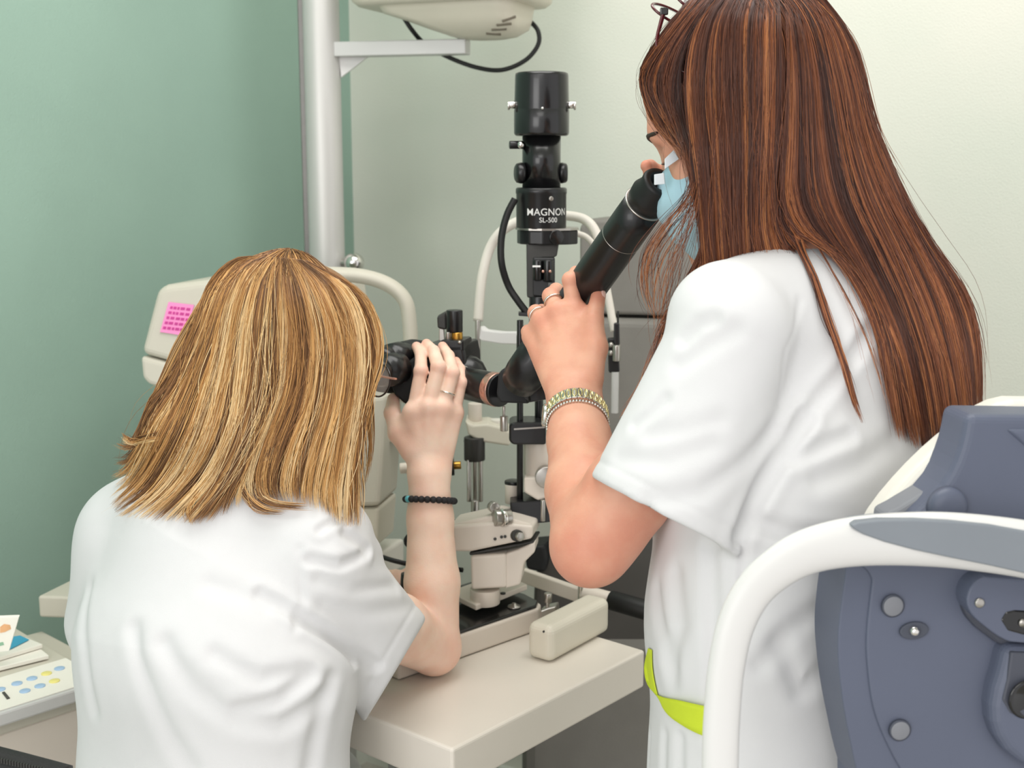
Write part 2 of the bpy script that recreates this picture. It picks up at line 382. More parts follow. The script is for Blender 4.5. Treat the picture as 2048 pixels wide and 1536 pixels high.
# carriage block (tapered) and its arm
kb = B()
kd = 1.765
kb.pxprism([(940, 1112), (1012, 1108), (1012, 1176), (942, 1180)], kd, E2 * -.0 + Vector((.012, .055, 0)), .004, 3)
kb.pxprism([(1010, 1108), (1034, 1100), (1070, 1084), (1070, 1104), (1048, 1126), (1040, 1170), (1010, 1178)], kd + .004, Vector((.006, .05, 0)), .003, 3)
part(kb, 'carriage_block', 'cream2')
part(B().pxprism([(938, 1106), (1066, 1082), (1068, 1086), (940, 1111)], kd + .005, (.01, .05, 0), .001), 'gap_shade_strip', 'dgrey')  # solid dark strip put in for the shade between block and arm
part(B().vcyl(970, 1176, 1206, 30, 1.79), 'pivot_foot', 'cream2')
kb = B().pxprism([(904, 1052), (985, 1045), (1030, 1048), (1066, 1052), (1064, 1078), (940, 1104), (906, 1104)], kd - .004, Vector((.012, .06, 0)), .004, 3)
arm2 = part(kb, 'swing_arm', 'cream2')
part(B().pxprism([(898, 1050), (988, 1030), (1030, 1040), (1066, 1050), (985, 1056), (904, 1062)], kd + .002, Vector((.012, .055, 0)), .003), 'arm_cover', 'cream2')
for x, y in ((990, 1078), (1003, 1074), (1010, 1073)):
    part(B().cyl(P(x, y, kd - .006), P(x, y, kd + .004), .0022, seg=12), 'screw', 'dgrey', arm2)
part(B().cyl(P(1036, 1072, kd - .012), P(1024, 1068, kd + .02), M(12, kd), seg=24), 'lock_knob', 'dgrey')
part(B().cyl(P(1042, 1074, kd - .016), P(1036, 1072, kd - .010), M(9, kd), seg=24), 'lock_knob_cap', 'steel')
part(B().cyl(P(988, 1036, kd - .004), P(1020, 1034, kd + .006), M(17, kd), seg=32), 'angle_collar', 'steel')
part(B().cyl(P(1001, 1036, kd - .006), P(1008, 1035, kd - .003), M(18.5, kd), seg=32), 'angle_ring', 'chrome')
part(B().cyl(P(990, 1016, kd), P(984, 1012, kd + .012), M(11, kd), seg=20), 'angle_knob', 'steel')
# focusing joystick side: black block and lower illumination tower
bd = 1.80
part(B().pxprism([(1020, 1005), (1100, 1000), (1108, 1044), (1022, 1052)], bd, (.0, .055, 0), .002), 'tower_foot', 'black')
part(B().vcyl(1086, 1000, 1042, 5, bd - .006), 'foot_pin', 'steel')
part(B().vcyl(1081, 880, 962, 34, 1.83), 'lower_tower', 'cream2')
part(B().pxprism([(1048, 955), (1116, 955), (1116, 990), (1076, 1002), (1048, 985)], 1.80, (0, .05, 0), .003), 'tower_bracket', 'cream2')
dk = P(1092, 953, 1.80)
part(B().cyl(dk + Vector((0, -.008, 0)), dk + Vector((0, .006, 0)), M(22, 1.8), seg=32), 'scale_dial', 'steel')
part(B().vcyl(1024, 968, 1006, 14, 1.84), 'hub_column', 'cream2')
part(B().vcyl(1026, 961, 968, 17, 1.84), 'hub_cap', 'black')
for x, y0, y1, rp, d in ((1040, 640, 1000, 6.5, 1.795), (1078, 640, 900, 8.5, 1.815)):
    part(B().vcyl(x, y0, y1, rp, d, seg=20), 'carrier_rod', 'black')
part(B().pxprism([(1018, 850), (1026, 845), (1092, 845), (1092, 890), (1026, 890), (1018, 882)], 1.785, (0, .05, 0), .003), 'rod_clamp', 'black')
part(B().pxprism([(1028, 857), (1090, 853), (1090, 856), (1028, 860)], 1.7845, (0, .003, 0)), 'clamp_line', 'steel')
# illumination tower
td = 1.80; tp = P(1083, 300, td); TX = Vector((tp.x, tp.y, 0))
def tz(py): return zat(tp.y, py)
def tl(y1, prof, m, name, parent=None, dx=0.0):
    z0 = tz(y1); return part(B().lathe(TX + UP * z0 + Vector((dx, 0, 0)), UP, [(zat(tp.y, y) - z0, M(r, td)) for y, r in prof], 48), name, m, parent)
lh = tl(272, [(272, 50), (270, 53.5), (266, 55), (221, 55), (220, 54.4), (218, 54.4), (217, 54.5), (152, 53), (147, 52), (145, 48), (146, 44)], 'black_gloss', 'lamp_housing')
tl(376, [(376, 38.5), (272, 38.5)], 'black_gloss', 'tower_tube')
tl(456, [(456, 50), (454, 50.5), (388, 50.5), (386, 51.5), (378, 51.5), (375, 49)], 'black', 'filter_ring')
part(B().prism([TX + Vector((M(dx, td), M(dy, td), tz(459))) for dx, dy in [(-52, 0), (-45, -28), (-26, -44), (0, -52), (28, -50), (58, -38), (75, -20), (76, 20), (58, 40), (28, 50), (0, 52), (-26, 44), (-45, 28)]], (0, 0, M(4, td))), 'scale_rim', 'steel')
part(B().prism([TX + Vector((M(dx, td), M(dy, td), tz(487))) for dx, dy in [(-49, 0), (-43, -26), (-25, -42), (0, -50), (26, -48), (56, -37), (73, -20), (74, 20), (56, 38), (26, 48), (0, 50), (-25, 42), (-43, 26)]], (0, 0, M(28, td)), .002), 'aperture_disc', 'black')
part(B().cyl(TX + Vector((M(28, td), -M(46, td), tz(472))), TX + Vector((M(30, td), -M(53, td), tz(472))), M(15, td)), 'aperture_window', 'black_gloss')
for sx in (-1, 1):
    c = TX + Vector((sx * M(55, td), -.006, tz(210))); o = part(B().cyl(c - Vector((sx * .002, 0, 0)), c + Vector((sx * .008, 0, 0)), .0055, seg=16), 'thumb_screw', 'chrome')
    part(B().cyl(c + Vector((sx * .006, 0, -.001)), c + Vector((sx * .009, 0, -.001)), .0065, seg=16), 'screw_head', 'chrome', o)
part(B().sph(TX + Vector((0, -M(55, td), tz(219))), .0022), 'index_dot', 'chrome')
c = TX + Vector((-M(50, td), -.012, tz(290)))
lv = part(B().cyl(c - Vector((M(14, td), 0, 0)), c + Vector((M(14, td), .004, 0)), M(8, td), seg=16), 'filter_lever', 'black')
part(B().sph(c + Vector((M(9, td), -M(9, td), 0)), M(7.5, td)), 'lever_screw', 'chrome', lv)
for sx, dy in ((-1, -.012), (1, .004)):
    c = TX + Vector((sx * M(36, td), dy, tz(346))); part(B().lathe(c, (sx, -.25 * (sx < 0), 0), [(0, M(20, td)), (.004, M(21, td)), (.010, M(19, td)), (.012, M(15, td))], 28), 'side_knob', 'black')
part(B().cyl(TX + Vector((M(18, td), -M(48, td), tz(396))), TX + Vector((M(18.5, td), -M(52, td), tz(396))), M(4.5, td), seg=14), 'ring_screw', 'steel')
# lettering on the ring
def text_mesh(txt, size, spacing=1.0):
    cu = bpy.data.curves.new('t', 'FONT'); cu.body = txt; cu.size = size; cu.align_x = 'CENTER'; cu.align_y = 'CENTER'; cu.space_character = spacing
    cu.offset = size * .004
    o = bpy.data.objects.new('t', cu); COL.objects.link(o); dg = bpy.context.evaluated_depsgraph_get()
    me = bpy.data.meshes.new_from_object(o.evaluated_get(dg)); bpy.data.objects.remove(o); bpy.data.curves.remove(cu)
    bm = bmesh.new(); bm.from_mesh(me); bmesh.ops.triangulate(bm, faces=bm.faces[:])
    bmesh.ops.subdivide_edges(bm, edges=[e for e in bm.edges if e.calc_length() > size * .3], cuts=2); bm.to_mesh(me); bm.free(); return me
def wrap(me, axis_xy, R, z, ang0):
    for v in me.vertices:
        a = ang0 + v.co.x / R; h = v.co.y
        v.co = Vector((axis_xy.x + math.sin(a) * R, axis_xy.y - math.cos(a) * R, z + h))
    return me
for txt, size, py, lab in (('MAGNON', .0142, 423, 'white maker lettering'), ('SL-500', .0098, 438.5, 'white type lettering')):
    o = put('lettering', wrap(text_mesh(txt, size, 1.02), TX, M(51.0, td), tz(py), math.asin(13.5 / 50.5)), 'print', sl); o['label'] = lab
# lower neck of the tower
nd = 1.795
part(B().pxprism([(1053, 487), (1118, 487), (1114, 512), (1106, 516), (1086, 516), (1085, 560), (1080, 600), (1054, 595)], nd, (0, .035, 0), .002), 'neck_block', 'dgrey')
part(B().pxprism([(1066, 515), (1110, 515), (1110, 580), (1104, 596), (1066, 592)], nd - .006, (0, .03, 0), .002), 'slit_block', 'black')
part(B().vcyl(1075, 520, 560, 10, nd - .008), 'slit_drum', 'black_gloss'); part(B().vcyl(1096, 520, 562, 11, nd - .008), 'slit_drum', 'black_gloss')
part(B().pxprism([(1065, 531), (1081, 531), (1081, 534.5), (1065, 534.5)], nd - .017, (0, .002, 0)), 'slit_scale', 'print')
for x in (1086, 1100): part(B().sph(P(x, 543, nd - .015), M(3.2, nd)), 'slit_screw', 'rose')
part(B().cyl(P(1095, 572, nd - .012), P(1118, 575, nd - .012), M(8, nd)), 'slit_knob', 'dgrey')
part(B().cyl(P(1112, 575, nd - .012), P(1122, 577, nd - .012), M(9, nd), seg=20), 'slit_knob_ring', 'brass')
part(B().vcyl(1078, 592, 700, 20, 1.81), 'mirror_column', 'black')
part(B().pxprism([(1037, 625), (1066, 626), (1066, 634), (1037, 632)], 1.79, (0, .02, 0), .001), 'rod_bridge', 'black')
part(B().pxprism([(1033, 672), (1052, 672), (1052, 700), (1033, 702)], 1.79, (0, .02, 0), .002), 'rod_collar', 'black')
cb2 = B().tube([P(1030, 398, td - .01), P(1014, 430, td - .01), P(1003, 475, td - .01), P(1003, 525, td - .01), P(1016, 570, td), P(1036, 602, td), P(1056, 628, td)], .0052, 12, 8)
part(cb2, 'lamp_cable', 'rubber')
# microscope: eyepieces, prism pods, body
md = 1.70
def along(p, L, r, prof=None): return None
def eyep(c, name):
    o = part(B().lathe(c - E1 * .040, E1, [(0, .012), (.002, .0175), (.014, .0205), (.016, .0175), (.020, .0175), (.022, .0215), (.040, .0225), (.044, .0195), (.052, .0195)], 36), name, 'black')
    part(B().lathe(c - E1 * .042, E1, [(0, .010), (.006, .0145), (.008, .0145)], 28), 'lens_rim', 'rubber', o)
eyep(P(790, 738, 1.660), 'eyepiece'); eyep(P(800, 716, 1.70), 'eyepiece')
part(B().pxprism([(780, 768), (800, 735), (838, 706), (866, 720), (862, 806), (832, 816), (808, 808), (788, 790)], 1.672, Vector((.012, .045, 0)), .004, 3), 'prism_pod', 'black_matt')
part(B().pxprism([(752, 752), (800, 752), (800, 786), (776, 788), (748, 784)], 1.70, Vector((.012, .03, 0)), .004, 3), 'prism_pod', 'black_matt')
part(B().pxprism([(776, 692), (808, 685), (838, 690), (862, 712), (850, 760), (800, 750)], 1.705, Vector((.01, .04, 0)), .004, 3), 'prism_pod', 'black_matt')
part(B().pxprism([(838, 692), (925, 688), (930, 712), (934, 772), (850, 790)], 1.712, Vector((.02, .06, 0)), .004, 3), 'microscope_body', 'black')
part(B().pxprism([(880, 680), (928, 680), (928, 704), (880, 706)], 1.712, Vector((.01, .04, 0)), .003), 'body_cap', 'black')
part(B().sph(P(919, 685, 1.711), M(4, 1.7)), 'cap_screw', 'steel')
part(B().lathe(P(936, 742, 1.735), UP, [(-.022, .024), (-.01, .027), (.002, .026), (.012, .021), (.019, .013), (.022, .005)], 32), 'drum_dome', 'black')
part(B().vcyl(909, 620, 664, 16.5, 1.725), 'magnification_knob', 'black')
part(B().vcyl(914, 664, 684, 11.5, 1.725), 'knob_collar', 'brass')
part(B().pxprism([(874, 634), (892, 624), (893, 660), (875, 656)], 1.73, Vector((.0, .02, 0)), .002), 'knob_block', 'dgrey')
part(B().pxprism([(878, 656), (888, 658), (890, 684), (878, 682)], 1.732, Vector((.0, .014, 0)), .001), 'knob_bracket', 'steel')
part(B().vcyl(896, 664, 684, 6, 1.722, seg=16), 'knob_pin', 'steel')
# beam splitter tube, prism and observer tube
t0, t1 = P(918, 764, 1.705), P(1002, 781, 1.640)
ax = (t1 - t0).normalized()
part(B().cyl(t0, t1, M(33, 1.67), seg=36), 'beam_tube', 'black')
part(B().cyl(t0 + ax * .001, t0 + ax * .006, M(34.5, 1.69), seg=36), 'tube_ring', 'chrome')
part(B().cyl(P(984, 777, 1.653), P(997, 780, 1.643), M(34.5, 1.645), seg=36), 'tube_ring', 'rose')
part(B().pxprism([(996, 748), (1003, 739), (1012, 736), (1036, 758), (1054, 784), (1058, 808), (1000, 806), (992, 790)], 1.618, Vector((.012, .05, 0)), .003), 'prism_box', 'black_matt')
part(B().pxprism([(1006, 738), (1064, 730), (1086, 752), (1090, 772), (1056, 786), (1036, 764)], 1.622, Vector((.004, .045, 0)), .003), 'prism_box', 'black')
part(B().pxprism([(1008, 741), (1013, 738), (1056, 790), (1057, 802), (1051, 798)], 1.6175, Vector((0, .004, 0)), .0005), 'prism_edge', 'dgrey')
part(B().pxprism([(1056, 780), (1070, 766), (1100, 758), (1102, 798), (1056, 806)], 1.63, (0, .04, 0), .002), 'carrier_bar', 'black')
part(B().vcyl(1008, 812, 836, 3, 1.66, seg=12), 'lock_screw', 'steel'); part(B().vcyl(1008, 832, 862, 8, 1.66, seg=16), 'lock_screw_grip', 'steel')
O0, O1 = P(1040, 762, 1.600), P(1304, 388, 1.318)
od = (O1 - O0).normalized(); OL = (O1 - O0).length
def ot(f): return O0 + od * OL * f
def orad(px, f): return M(px, 1.600 + (1.318 - 1.600) * f)
part(B().lathe(O0, od, [(0, .024), (.05 * OL, .0265), (.16 * OL, .0265), (.165 * OL, .0225), (.5 * OL, .0225)], 40), 'observer_tube', 'black')
part(B().lathe(ot(.48), od, [(0, .0190), (.012, .0215), (.016, .0232), (.18 * OL, .0232), (.4 * OL, .0228), (.47 * OL, .0222)], 40), 'observer_barrel', 'black')
part(B().lathe(ot(.535), od, [(0, .0226), (.0005, .0236), (.0014, .0236), (.002, .0226)], 40), 'barrel_line', 'steel')
part(B().lathe(ot(.80), od, [(0, .0226), (.0004, .0232), (.0008, .0232), (.0012, .0226)], 40), 'barrel_line', 'steel')
part(B().lathe(ot(.955), od, [(0, .0226), (.0005, .0236), (.0016, .0236), (.002, .0226)], 40), 'barrel_line', 'steel')
part(B().lathe(ot(.955), od, [(.002, .020), (.003, .0215), (.016, .0225), (.026, .0185), (.034, .0195), (.037, .018), (.037, .012), (.020, .011)], 40), 'eyecup', 'rubber')

# head rest of the slit lamp: hoop, band, chin rest, grips
hd, hd2 = 2.00, 1.92
hp = [P(956, 642, hd), P(960, 590, hd), P(966, 545, hd), P(980, 496, hd), P(1004, 462, hd - .01), P(1040, 442, hd - .02), P(1090, 432, hd - .04), P(1140, 432, hd - .05), P(1172, 441, hd2 + .02), P(1192, 466, hd2 + .01), P(1203, 510, hd2), P(1212, 570, hd2), P(1222, 625, hd2), P(1229, 662, hd2)]
hoop = part(B().tube(hp, [M(10, hd)] * 7 + [M(9.5, hd)] * 3 + [M(8, hd)] * 4, 14, 6), 'head_rest_hoop', 'white_tube')
part(B().tube([P(1150, 466, hd2), P(1172, 474, hd2), P(1190, 494, hd2), P(1200, 520, hd2)], M(6, hd), 10, 6), 'fixation_arm', 'white_tube')
part(B().vcyl(956, 640, 806, 5.5, hd, seg=16), 'head_rest_post', 'steel')
part(B().pxprism([(956, 652), (966, 660), (1000, 664), (1046, 664), (1046, 690), (1000, 688), (962, 682), (956, 676)], hd - .01, (.01, .012, 0), .002), 'forehead_band', 'white')
part(B().vcyl(950, 806, 852, 14, hd, seg=24), 'chin_post', 'cream2')
part(B().pxprism([(930, 842), (946, 850), (975, 848), (1010, 856), (1022, 866), (1020, 893), (960, 884), (936, 870)], hd - .03, (.0, .06, 0), .004, 3), 'chin_rest', 'cream')
part(B().vcyl(993, 838, 850, 12, hd, seg=24), 'chin_pad', 'ivory')
col = part(B().vcyl(949, 874, 920, 21, hd - .02, seg=40), 'adjusting_collar', 'dgrey')
part(B().vcyl(949, 880, 884, 21.8, hd - .02, seg=40), 'collar_groove', 'alu_dark', col)
for x in (938, 950, 961): part(B().vcyl(x, 918, 1003, 4.6, hd - .02 + (.01 if x == 950 else 0), seg=16), 'guide_rod', 'steel')
part(B().vcyl(950, 1000, 1060, 8, hd - .02, seg=16), 'lift_screw', 'steel')
part(B().vcyl(936, 920, 1002, 2, hd - .03, seg=10), 'guide_pin', 'chrome')
fx = part(B().pxprism([(1216, 678), (1236, 676), (1240, 744), (1218, 746)], hd2 - .005, (0, .016, 0), .002), 'fixation_clamp', 'black')
part(B().pxprism([(1228, 646), (1239, 646), (1240, 690), (1228, 690)], hd2 - .01, (0, .012, 0), .002), 'fixation_block', 'black')
part(B().vcyl(1233, 690, 722, 8, hd2 - .012, seg=16), 'fixation_joint', 'steel', )
part(B().sph(P(1222, 690, hd2 - .008), M(6, hd2)), 'fixation_screw', 'steel'); part(B().sph(P(1222, 706, hd2 - .008), M(6, hd2)), 'fixation_screw', 'steel')
part(B().vcyl(1230, 744, 826, 7.5, hd2, seg=16), 'fixation_rod', 'glass')
part(B().vcyl(1236, 622, 648, 2, hd2, seg=8), 'fixation_pin', 'black')
g0, g1 = P(1046, 1150, 1.98), P(1166, 1192, 1.905)
gd = (g1 - g0).normalized()
part(B().box((g0 + g1) / 2, (g1 - g0).length / 2, .006, M(14.5, 1.94), ax=gd, bev=.002, az=(UP - gd * gd.z)), 'cross_bar', 'cream2')
part(B().vcyl(1163, 1150, 1226, 7.5, 1.90, seg=20), 'side_post', 'chrome')
g2, g3, g4 = P(1170, 1186, 1.90), P(1222, 1200, 1.875), P(1312, 1226, 1.83)
part(B().cyl(g2, g3, M(16, 1.885), seg=24), 'grip_sleeve', 'cream2'); part(B().cyl(g3, g4, M(20, 1.86), seg=24), 'patient_grip', 'rubber')
# rail clamp by the base
part(B().pxprism([(1080, 1222), (1095, 1216), (1112, 1212), (1114, 1236), (1100, 1244), (1080, 1250)], 1.795, (.005, .02, 0), .002), 'rail_clamp', 'steel')
part(B().vcyl(1096, 1186, 1204, 8, 1.80, seg=20), 'clamp_screw_head', 'steel'); part(B().vcyl(1095, 1202, 1226, 4, 1.80, seg=12), 'clamp_screw', 'steel')
part(B().lathe(PZ(1028, 1214, ZB), UP, [(0, .010), (.002, .009), (.003, .004), (.006, .003)], 24), 'base_rosette', 'steel')
# cross-slide wheels and joystick left of the carriage
part(B().pxprism([(802, 1078), (822, 1058), (900, 1050), (930, 1040), (955, 1046), (955, 1066), (890, 1100), (808, 1098)], 1.86, (.02, .04, 0), .006, 3), 'power_box', 'black_matt')
part(B().cyl(P(800, 937, 1.90), P(835, 934, 1.90), M(11, 1.9), seg=20), 'focus_pin', 'cream2')
part(B().cyl(P(894, 932, 1.90), P(908, 931, 1.90), M(20, 1.9), seg=28), 'focus_wheel', 'black'); part(B().cyl(P(906, 931, 1.90), P(922, 930, 1.90), M(8, 1.9), seg=20), 'focus_pin', 'brass')
part(B().cyl(P(835, 934, 1.90), P(900, 931, 1.90), M(7, 1.9), seg=20), 'focus_axle', 'steel')
part(B().pxprism([(772, 852), (800, 846), (800, 880), (772, 888)], 1.96, (.01, .03, 0), .003), 'side_bracket', 'beige')
jy = PZ(812, 1250, ZB)
part(B().cyl(jy, jy + Vector((.002, .0, .075)), .011, .008, 20), 'joystick', 'black')
tag(B().tube([P(700, 1098, 1.97), P(745, 1108, 1.95), P(790, 1122, 1.93), P(840, 1132, 1.93), P(925, 1140, 1.9)], .004, 8, 6).to('power_cord', 'rubber'), 'black cord running behind the seated person\'s forearm', 'cable')

# ------------------------------------------------------------------ autorefractor behind the blond head
ard = 2.02
at0 = thing('side_table', P(300, 1190, ard), 'beige small instrument table behind the seated person', 'table')
ZA = zat(P(75, 1190, 1.95).y, 1190)
ta = PZ(75, 1192, ZA); tbb = ta + Vector((.30, .12, 0)) * 1.35; tcc = ta + Vector((-.02, .3, 0)) * .6
B().prism([ta, ta + Vector((.50, -.05, 0)), ta + Vector((.53, .16, 0)), ta + Vector((.06, .19, 0))], (0, 0, -.035), .004, 3).to('tabletop', 'beige', at0)
B().box(Vector((ta.x + .34, ta.y + .07, (ZA - .035) / 2)), .05, .04, (ZA - .036) / 2, bev=.004).to('column', 'beige', at0)
B().box(Vector((ta.x + .34, ta.y + .07, .02)), .2, .1, .02, bev=.006).to('foot', 'beige', at0)
ar = thing('autorefractor', ta + Vector((.3, .07, 0)), 'beige autorefractor with a pink note, half hidden by blond hair', 'eye instrument')
hb = ringmesh
def pxring(pts, d, off=Vector((0, 0, 0))): return [P(x, y, d) + off for x, y in pts]
up_ = [(312, 578), (330, 570), (412, 560), (560, 556), (640, 570), (660, 700), (640, 760), (420, 742), (345, 726), (279, 708)]
B().prism(pxring(up_, ard), Vector((.05, .20, 0)), .012, 4).to('housing', 'beige', ar)
lo_ = [(279, 711), (345, 729), (420, 745), (640, 763), (630, 800), (440, 806), (330, 778), (296, 770), (283, 756)]
B().prism(pxring(lo_, ard + .001), Vector((.05, .20, 0)), .008, 3).to('lower_housing', 'beige', ar)
B().prism(pxring([(320, 776), (600, 800), (600, 1100), (330, 1080)], ard + .03), Vector((.03, .14, 0)), .01, 3).to('pedestal', 'beige', ar)
B().prism([Vector((p.x, p.y, ZA + .001)) for p in (ta + Vector((.09, .02, 0)), ta + Vector((.5, -.02, 0)), ta + Vector((.56, .14, 0)), ta + Vector((.13, .16, 0)))], (0, 0, .05), .006, 3).to('base', 'ivory', ar)
# patient side: forehead arch and face column
arch = [P(640, 548, 1.98), P(680, 549, 1.98), P(720, 552, 1.98), P(760, 562, 1.98), P(792, 580, 1.98), P(812, 606, 1.98), P(819, 645, 1.98), P(822, 700, 1.98), P(822, 760, 1.98), P(800, 800, 1.98)]
B().tube(arch, [M(15, 1.98)] * 10, 14, 6, flat=1.6, upv=(0, 1, 0)).to('forehead_arch', 'beige', ar)
B().pxprism([(660, 800), (722, 796), (770, 790), (766, 900), (758, 1014), (660, 1016)], 1.93, Vector((.02, .10, 0)), .008, 3).to('face_column', 'beige', ar)
B().pxprism([(655, 1016), (758, 1014), (752, 1098), (655, 1100)], 1.935, Vector((.02, .09, 0)), .006, 3).to('column_foot', 'cream', ar)
nt_ = tag(B().pxprism([(337, 604), (388, 610), (372, 672), (320, 664)], ard - .0025, (0, .001, 0)).to('sticky_note', 'pink'), 'bright pink handwritten note stuck to the beige autorefractor', 'note')
random.seed(4)
ib = B()
for r in range(5):
    x = 341 - r * 3.6; yb = 612 + r * 10.5
    while x < 380 - r * 3.4:
        w = random.uniform(4, 9); y = yb + (x - 340) * .11
        ib.pxprism([(x, y), (x + w, y + .8), (x + w - 1.5, y + 6.2), (x - 1.5, y + 5.4)], ard - .0029, (0, .0003, 0)); x += w + random.uniform(1.5, 3)
ib.to('handwriting', 'ink', nt_)

# ------------------------------------------------------------------ patient chair behind the slit lamp
chd = 2.12
ch = thing('patient_chair', Vector((P(1400, 1100, chd).x, P(1400, 1100, chd).y + .1, 0)), 'charcoal upholstered patient chair behind the slit lamp', 'chair')
cv = Vector((.04, .10, 0))
B().prism([P(*q, chd) for q in ((1158, 452), (1170, 438), (1400, 436), (1640, 440), (1656, 470), (1640, 640), (1158, 628))], cv, .012, 4).to('upper_back_cushion', 'chair', ch)
B().prism([P(*q, chd - .01) for q in ((1158, 636), (1640, 648), (1660, 800), (1640, 1080), (1110, 1070), (1150, 860))], cv, .014, 4).to('lower_back_cushion', 'chair', ch)
B().prism([P(*q, chd - .05) for q in ((1090, 1096), (1115, 1040), (1640, 1060), (1660, 1330), (1060, 1310), (1066, 1150))], Vector((.04, .14, 0)), .014, 4).to('seat_shell', 'chair_dark', ch)
B().prism([P(*q, chd - .06) for q in ((1046, 1094), (1090, 1090), (1096, 1120), (1088, 1146), (1052, 1140))], Vector((.02, .06, 0)), .006, 3).to('arm_bracket', 'black_matt', ch)
q = Vector((P(1400, 1100, chd).x, P(1400, 1100, chd).y + .02, 0))
B().box(q + UP * .50, .30, .10, .18, bev=.02).to('seat', 'chair', ch)
B().box(q + UP * .2, .10, .08, .2, bev=.01).to('pedestal', 'chair_dark', ch)
B().box(q + UP * .03, .26, .16, .028, bev=.01).to('foot_plate', 'chair_dark', ch)

# ------------------------------------------------------------------ desk at the lower left
DZ = .745
d0, d1, d2 = PZ(128, 1314, DZ), PZ(-40, 1208, DZ), PZ(129, 1384, DZ)
dw = (d1 - d0).normalized(); dn = Vector((-dw.y, dw.x, 0))
if dn.y > 0: dn = -dn
dk0 = d0 - dw * .10 + dn * -.0
pts = [dk0, dk0 + dw * .62, dk0 + dw * .62 + dn * .50, dk0 + dn * .50]
cb0, cb1 = PZ(-30, 1452, DZ - .02), PZ(132, 1399, DZ - .02)
fu = (cb1 - cb0).normalized(); fnv = Vector((fu.y, -fu.x, 0))
if fnv.y > 0: fnv = -fnv
back = -fnv
f0 = cb0 - fu * .30; f1 = cb1 + fu * .10
dsk = thing('cabinet', ((f0 + f1) / 2 + back * .14) * 1.0, 'beige cabinet at the lower left under a button panel', 'cabinet')
dsk.location.z = 0
dep = .27
tp_ = [f0, f1, f1 + back * dep, f0 + back * dep]
B().prism([Vector((p.x, p.y, DZ - .02)) for p in tp_], (0, 0, -.02), .003).to('top_panel', 'beige', dsk)
B().prism([Vector((p.x, p.y, 0)) + back * .006 * (i < 2) for i, p in enumerate(tp_)], (0, 0, DZ - .041), .003).to('body', 'cream2', dsk)
p0, p1 = PZ(-30, 1436, DZ), PZ(131, 1385, DZ)
pu = (p1 - p0).normalized(); pv = Vector((-pu.y, pu.x, 0))
w1 = (PZ(126, 1317, DZ) - p1).dot(pv)
cp = thing('control_unit', (p0 + p1) / 2 + pv * .05 - UP * .02, 'grey control unit with pale blue and yellow round buttons on the cabinet', 'control panel')
pe0, pe1 = p0 - pu * .12, p1 + pu * .06
B().prism([Vector((p.x, p.y, DZ - .0195)) for p in (pe0, pe1, pe1 + pv * w1, pe0 + pv * w1)], (0, 0, .0195), .003).to('housing', 'arm', cp)
B().prism([p + UP * .0003 for p in (pe0 + pv * .006, pe1 + pv * .006 - pu * .004, pe1 + pv * (w1 - .004) - pu * .004, pe0 + pv * (w1 - .004))], (0, 0, .001)).to('keypad', 'paper', cp)
for x, y, m_ in ((34, 1368, 'bblue'), (64, 1358, 'bblue'), (50, 1383, 'bblue'), (80, 1373, 'bblue'), (119, 1338, 'bblue'), (93, 1348, 'byel'), (109, 1363, 'byel'), (0, 1380, 'bblue'), (20, 1395, 'bblue')):
    if x == 20: continue
    c = PZ(x, y, DZ + .001); B().lathe(c, UP, [(0, .0072), (.0015, .0072), (.002, .0062)], 20).to('button', m_, cp)
B().prism([PZ(x, y, DZ + .0015) for x, y in ((4, 1386), (9, 1384), (20, 1397), (14, 1399))], (0, 0, .001)).to('switch', 'black', cp)
k0 = PZ(126, 1316, DZ)
bs = thing('rear_shelf', k0 - UP * .02, 'grey beige shelf surface behind the button panel carrying papers', 'shelf')
r0, r1 = PZ(128, 1312, DZ), PZ(-40, 1212, DZ)
B().prism([Vector((p.x, p.y, DZ - .018)) for p in (pe1 + pv * (w1 + .001), r0 + (r0 - r1).normalized() * .05, r1, pe0 + pv * (w1 + .001))], (0, 0, .016), .002).to('shelf_board', 'beige', bs)
sl1 = [PZ(x, y, DZ) for x, y in ((-40, 1352), (-40, 1318), (78, 1302), (98, 1318))]
tag(B().prism(sl1, (0, 0, .006), .001).to('paper_pad', 'paper'), 'lower white paper pad lying on the rear shelf', 'paper', 'papers on the shelf')
sl2 = [PZ(x, y, DZ + .007) for x, y in ((-40, 1334), (-40, 1296), (52, 1282), (86, 1296))]
tag(B().prism(sl2, (0, 0, .006), .001).to('paper_pad', 'paper'), 'upper white paper pad beside the blue card', 'paper', 'papers on the shelf')
tag(B().prism([PZ(x, y, DZ + .014) for x, y in ((18, 1300), (22, 1275), (40, 1272), (58, 1280), (30, 1294))], (0, 0, .001)).to('blue_card', 'bluecard'), 'small blue card lying on the white paper pads', 'card')
bk = tag(B().pxprism([(-20, 1236), (38, 1234), (18, 1302), (-20, 1306)], PZ(18, 1302, DZ + .014).y * 1.02 + .02, (.0, .004, .002), .0005).to('leaflet', 'paper'), 'white leaflet printed with orange and green blots on the papers', 'leaflet')
lfd = PZ(18, 1302, DZ + .014).y * 1.02 + .0195
B().pxprism([(0, 1254), (8, 1248), (20, 1250), (22, 1258), (10, 1264), (0, 1266)], lfd, (0, .0004, 0)).to('orange_print', 'orange', bk)
B().pxprism([(-4, 1286), (6, 1284), (8, 1290), (-4, 1293)], lfd, (0, .0004, 0)).to('green_print', 'greenp', bk)
bgd = 1.18
bg = tag(B().tube([P(-150, 1500, bgd), P(-40, 1524, bgd), P(40, 1544, bgd), P(130, 1568, bgd)], .018, 14, 6).to('bag', 'bag'), 'black bag with a zip in the lower left corner', 'bag')
zb = B()
for i in range(26):
    f = i / 25; p = P(-30 + 140 * f, 1514 + 31 * f, bgd - .0165); zb.box(p, .0009, .0012, .0022)
zb.to('zip', 'dgrey', bg)

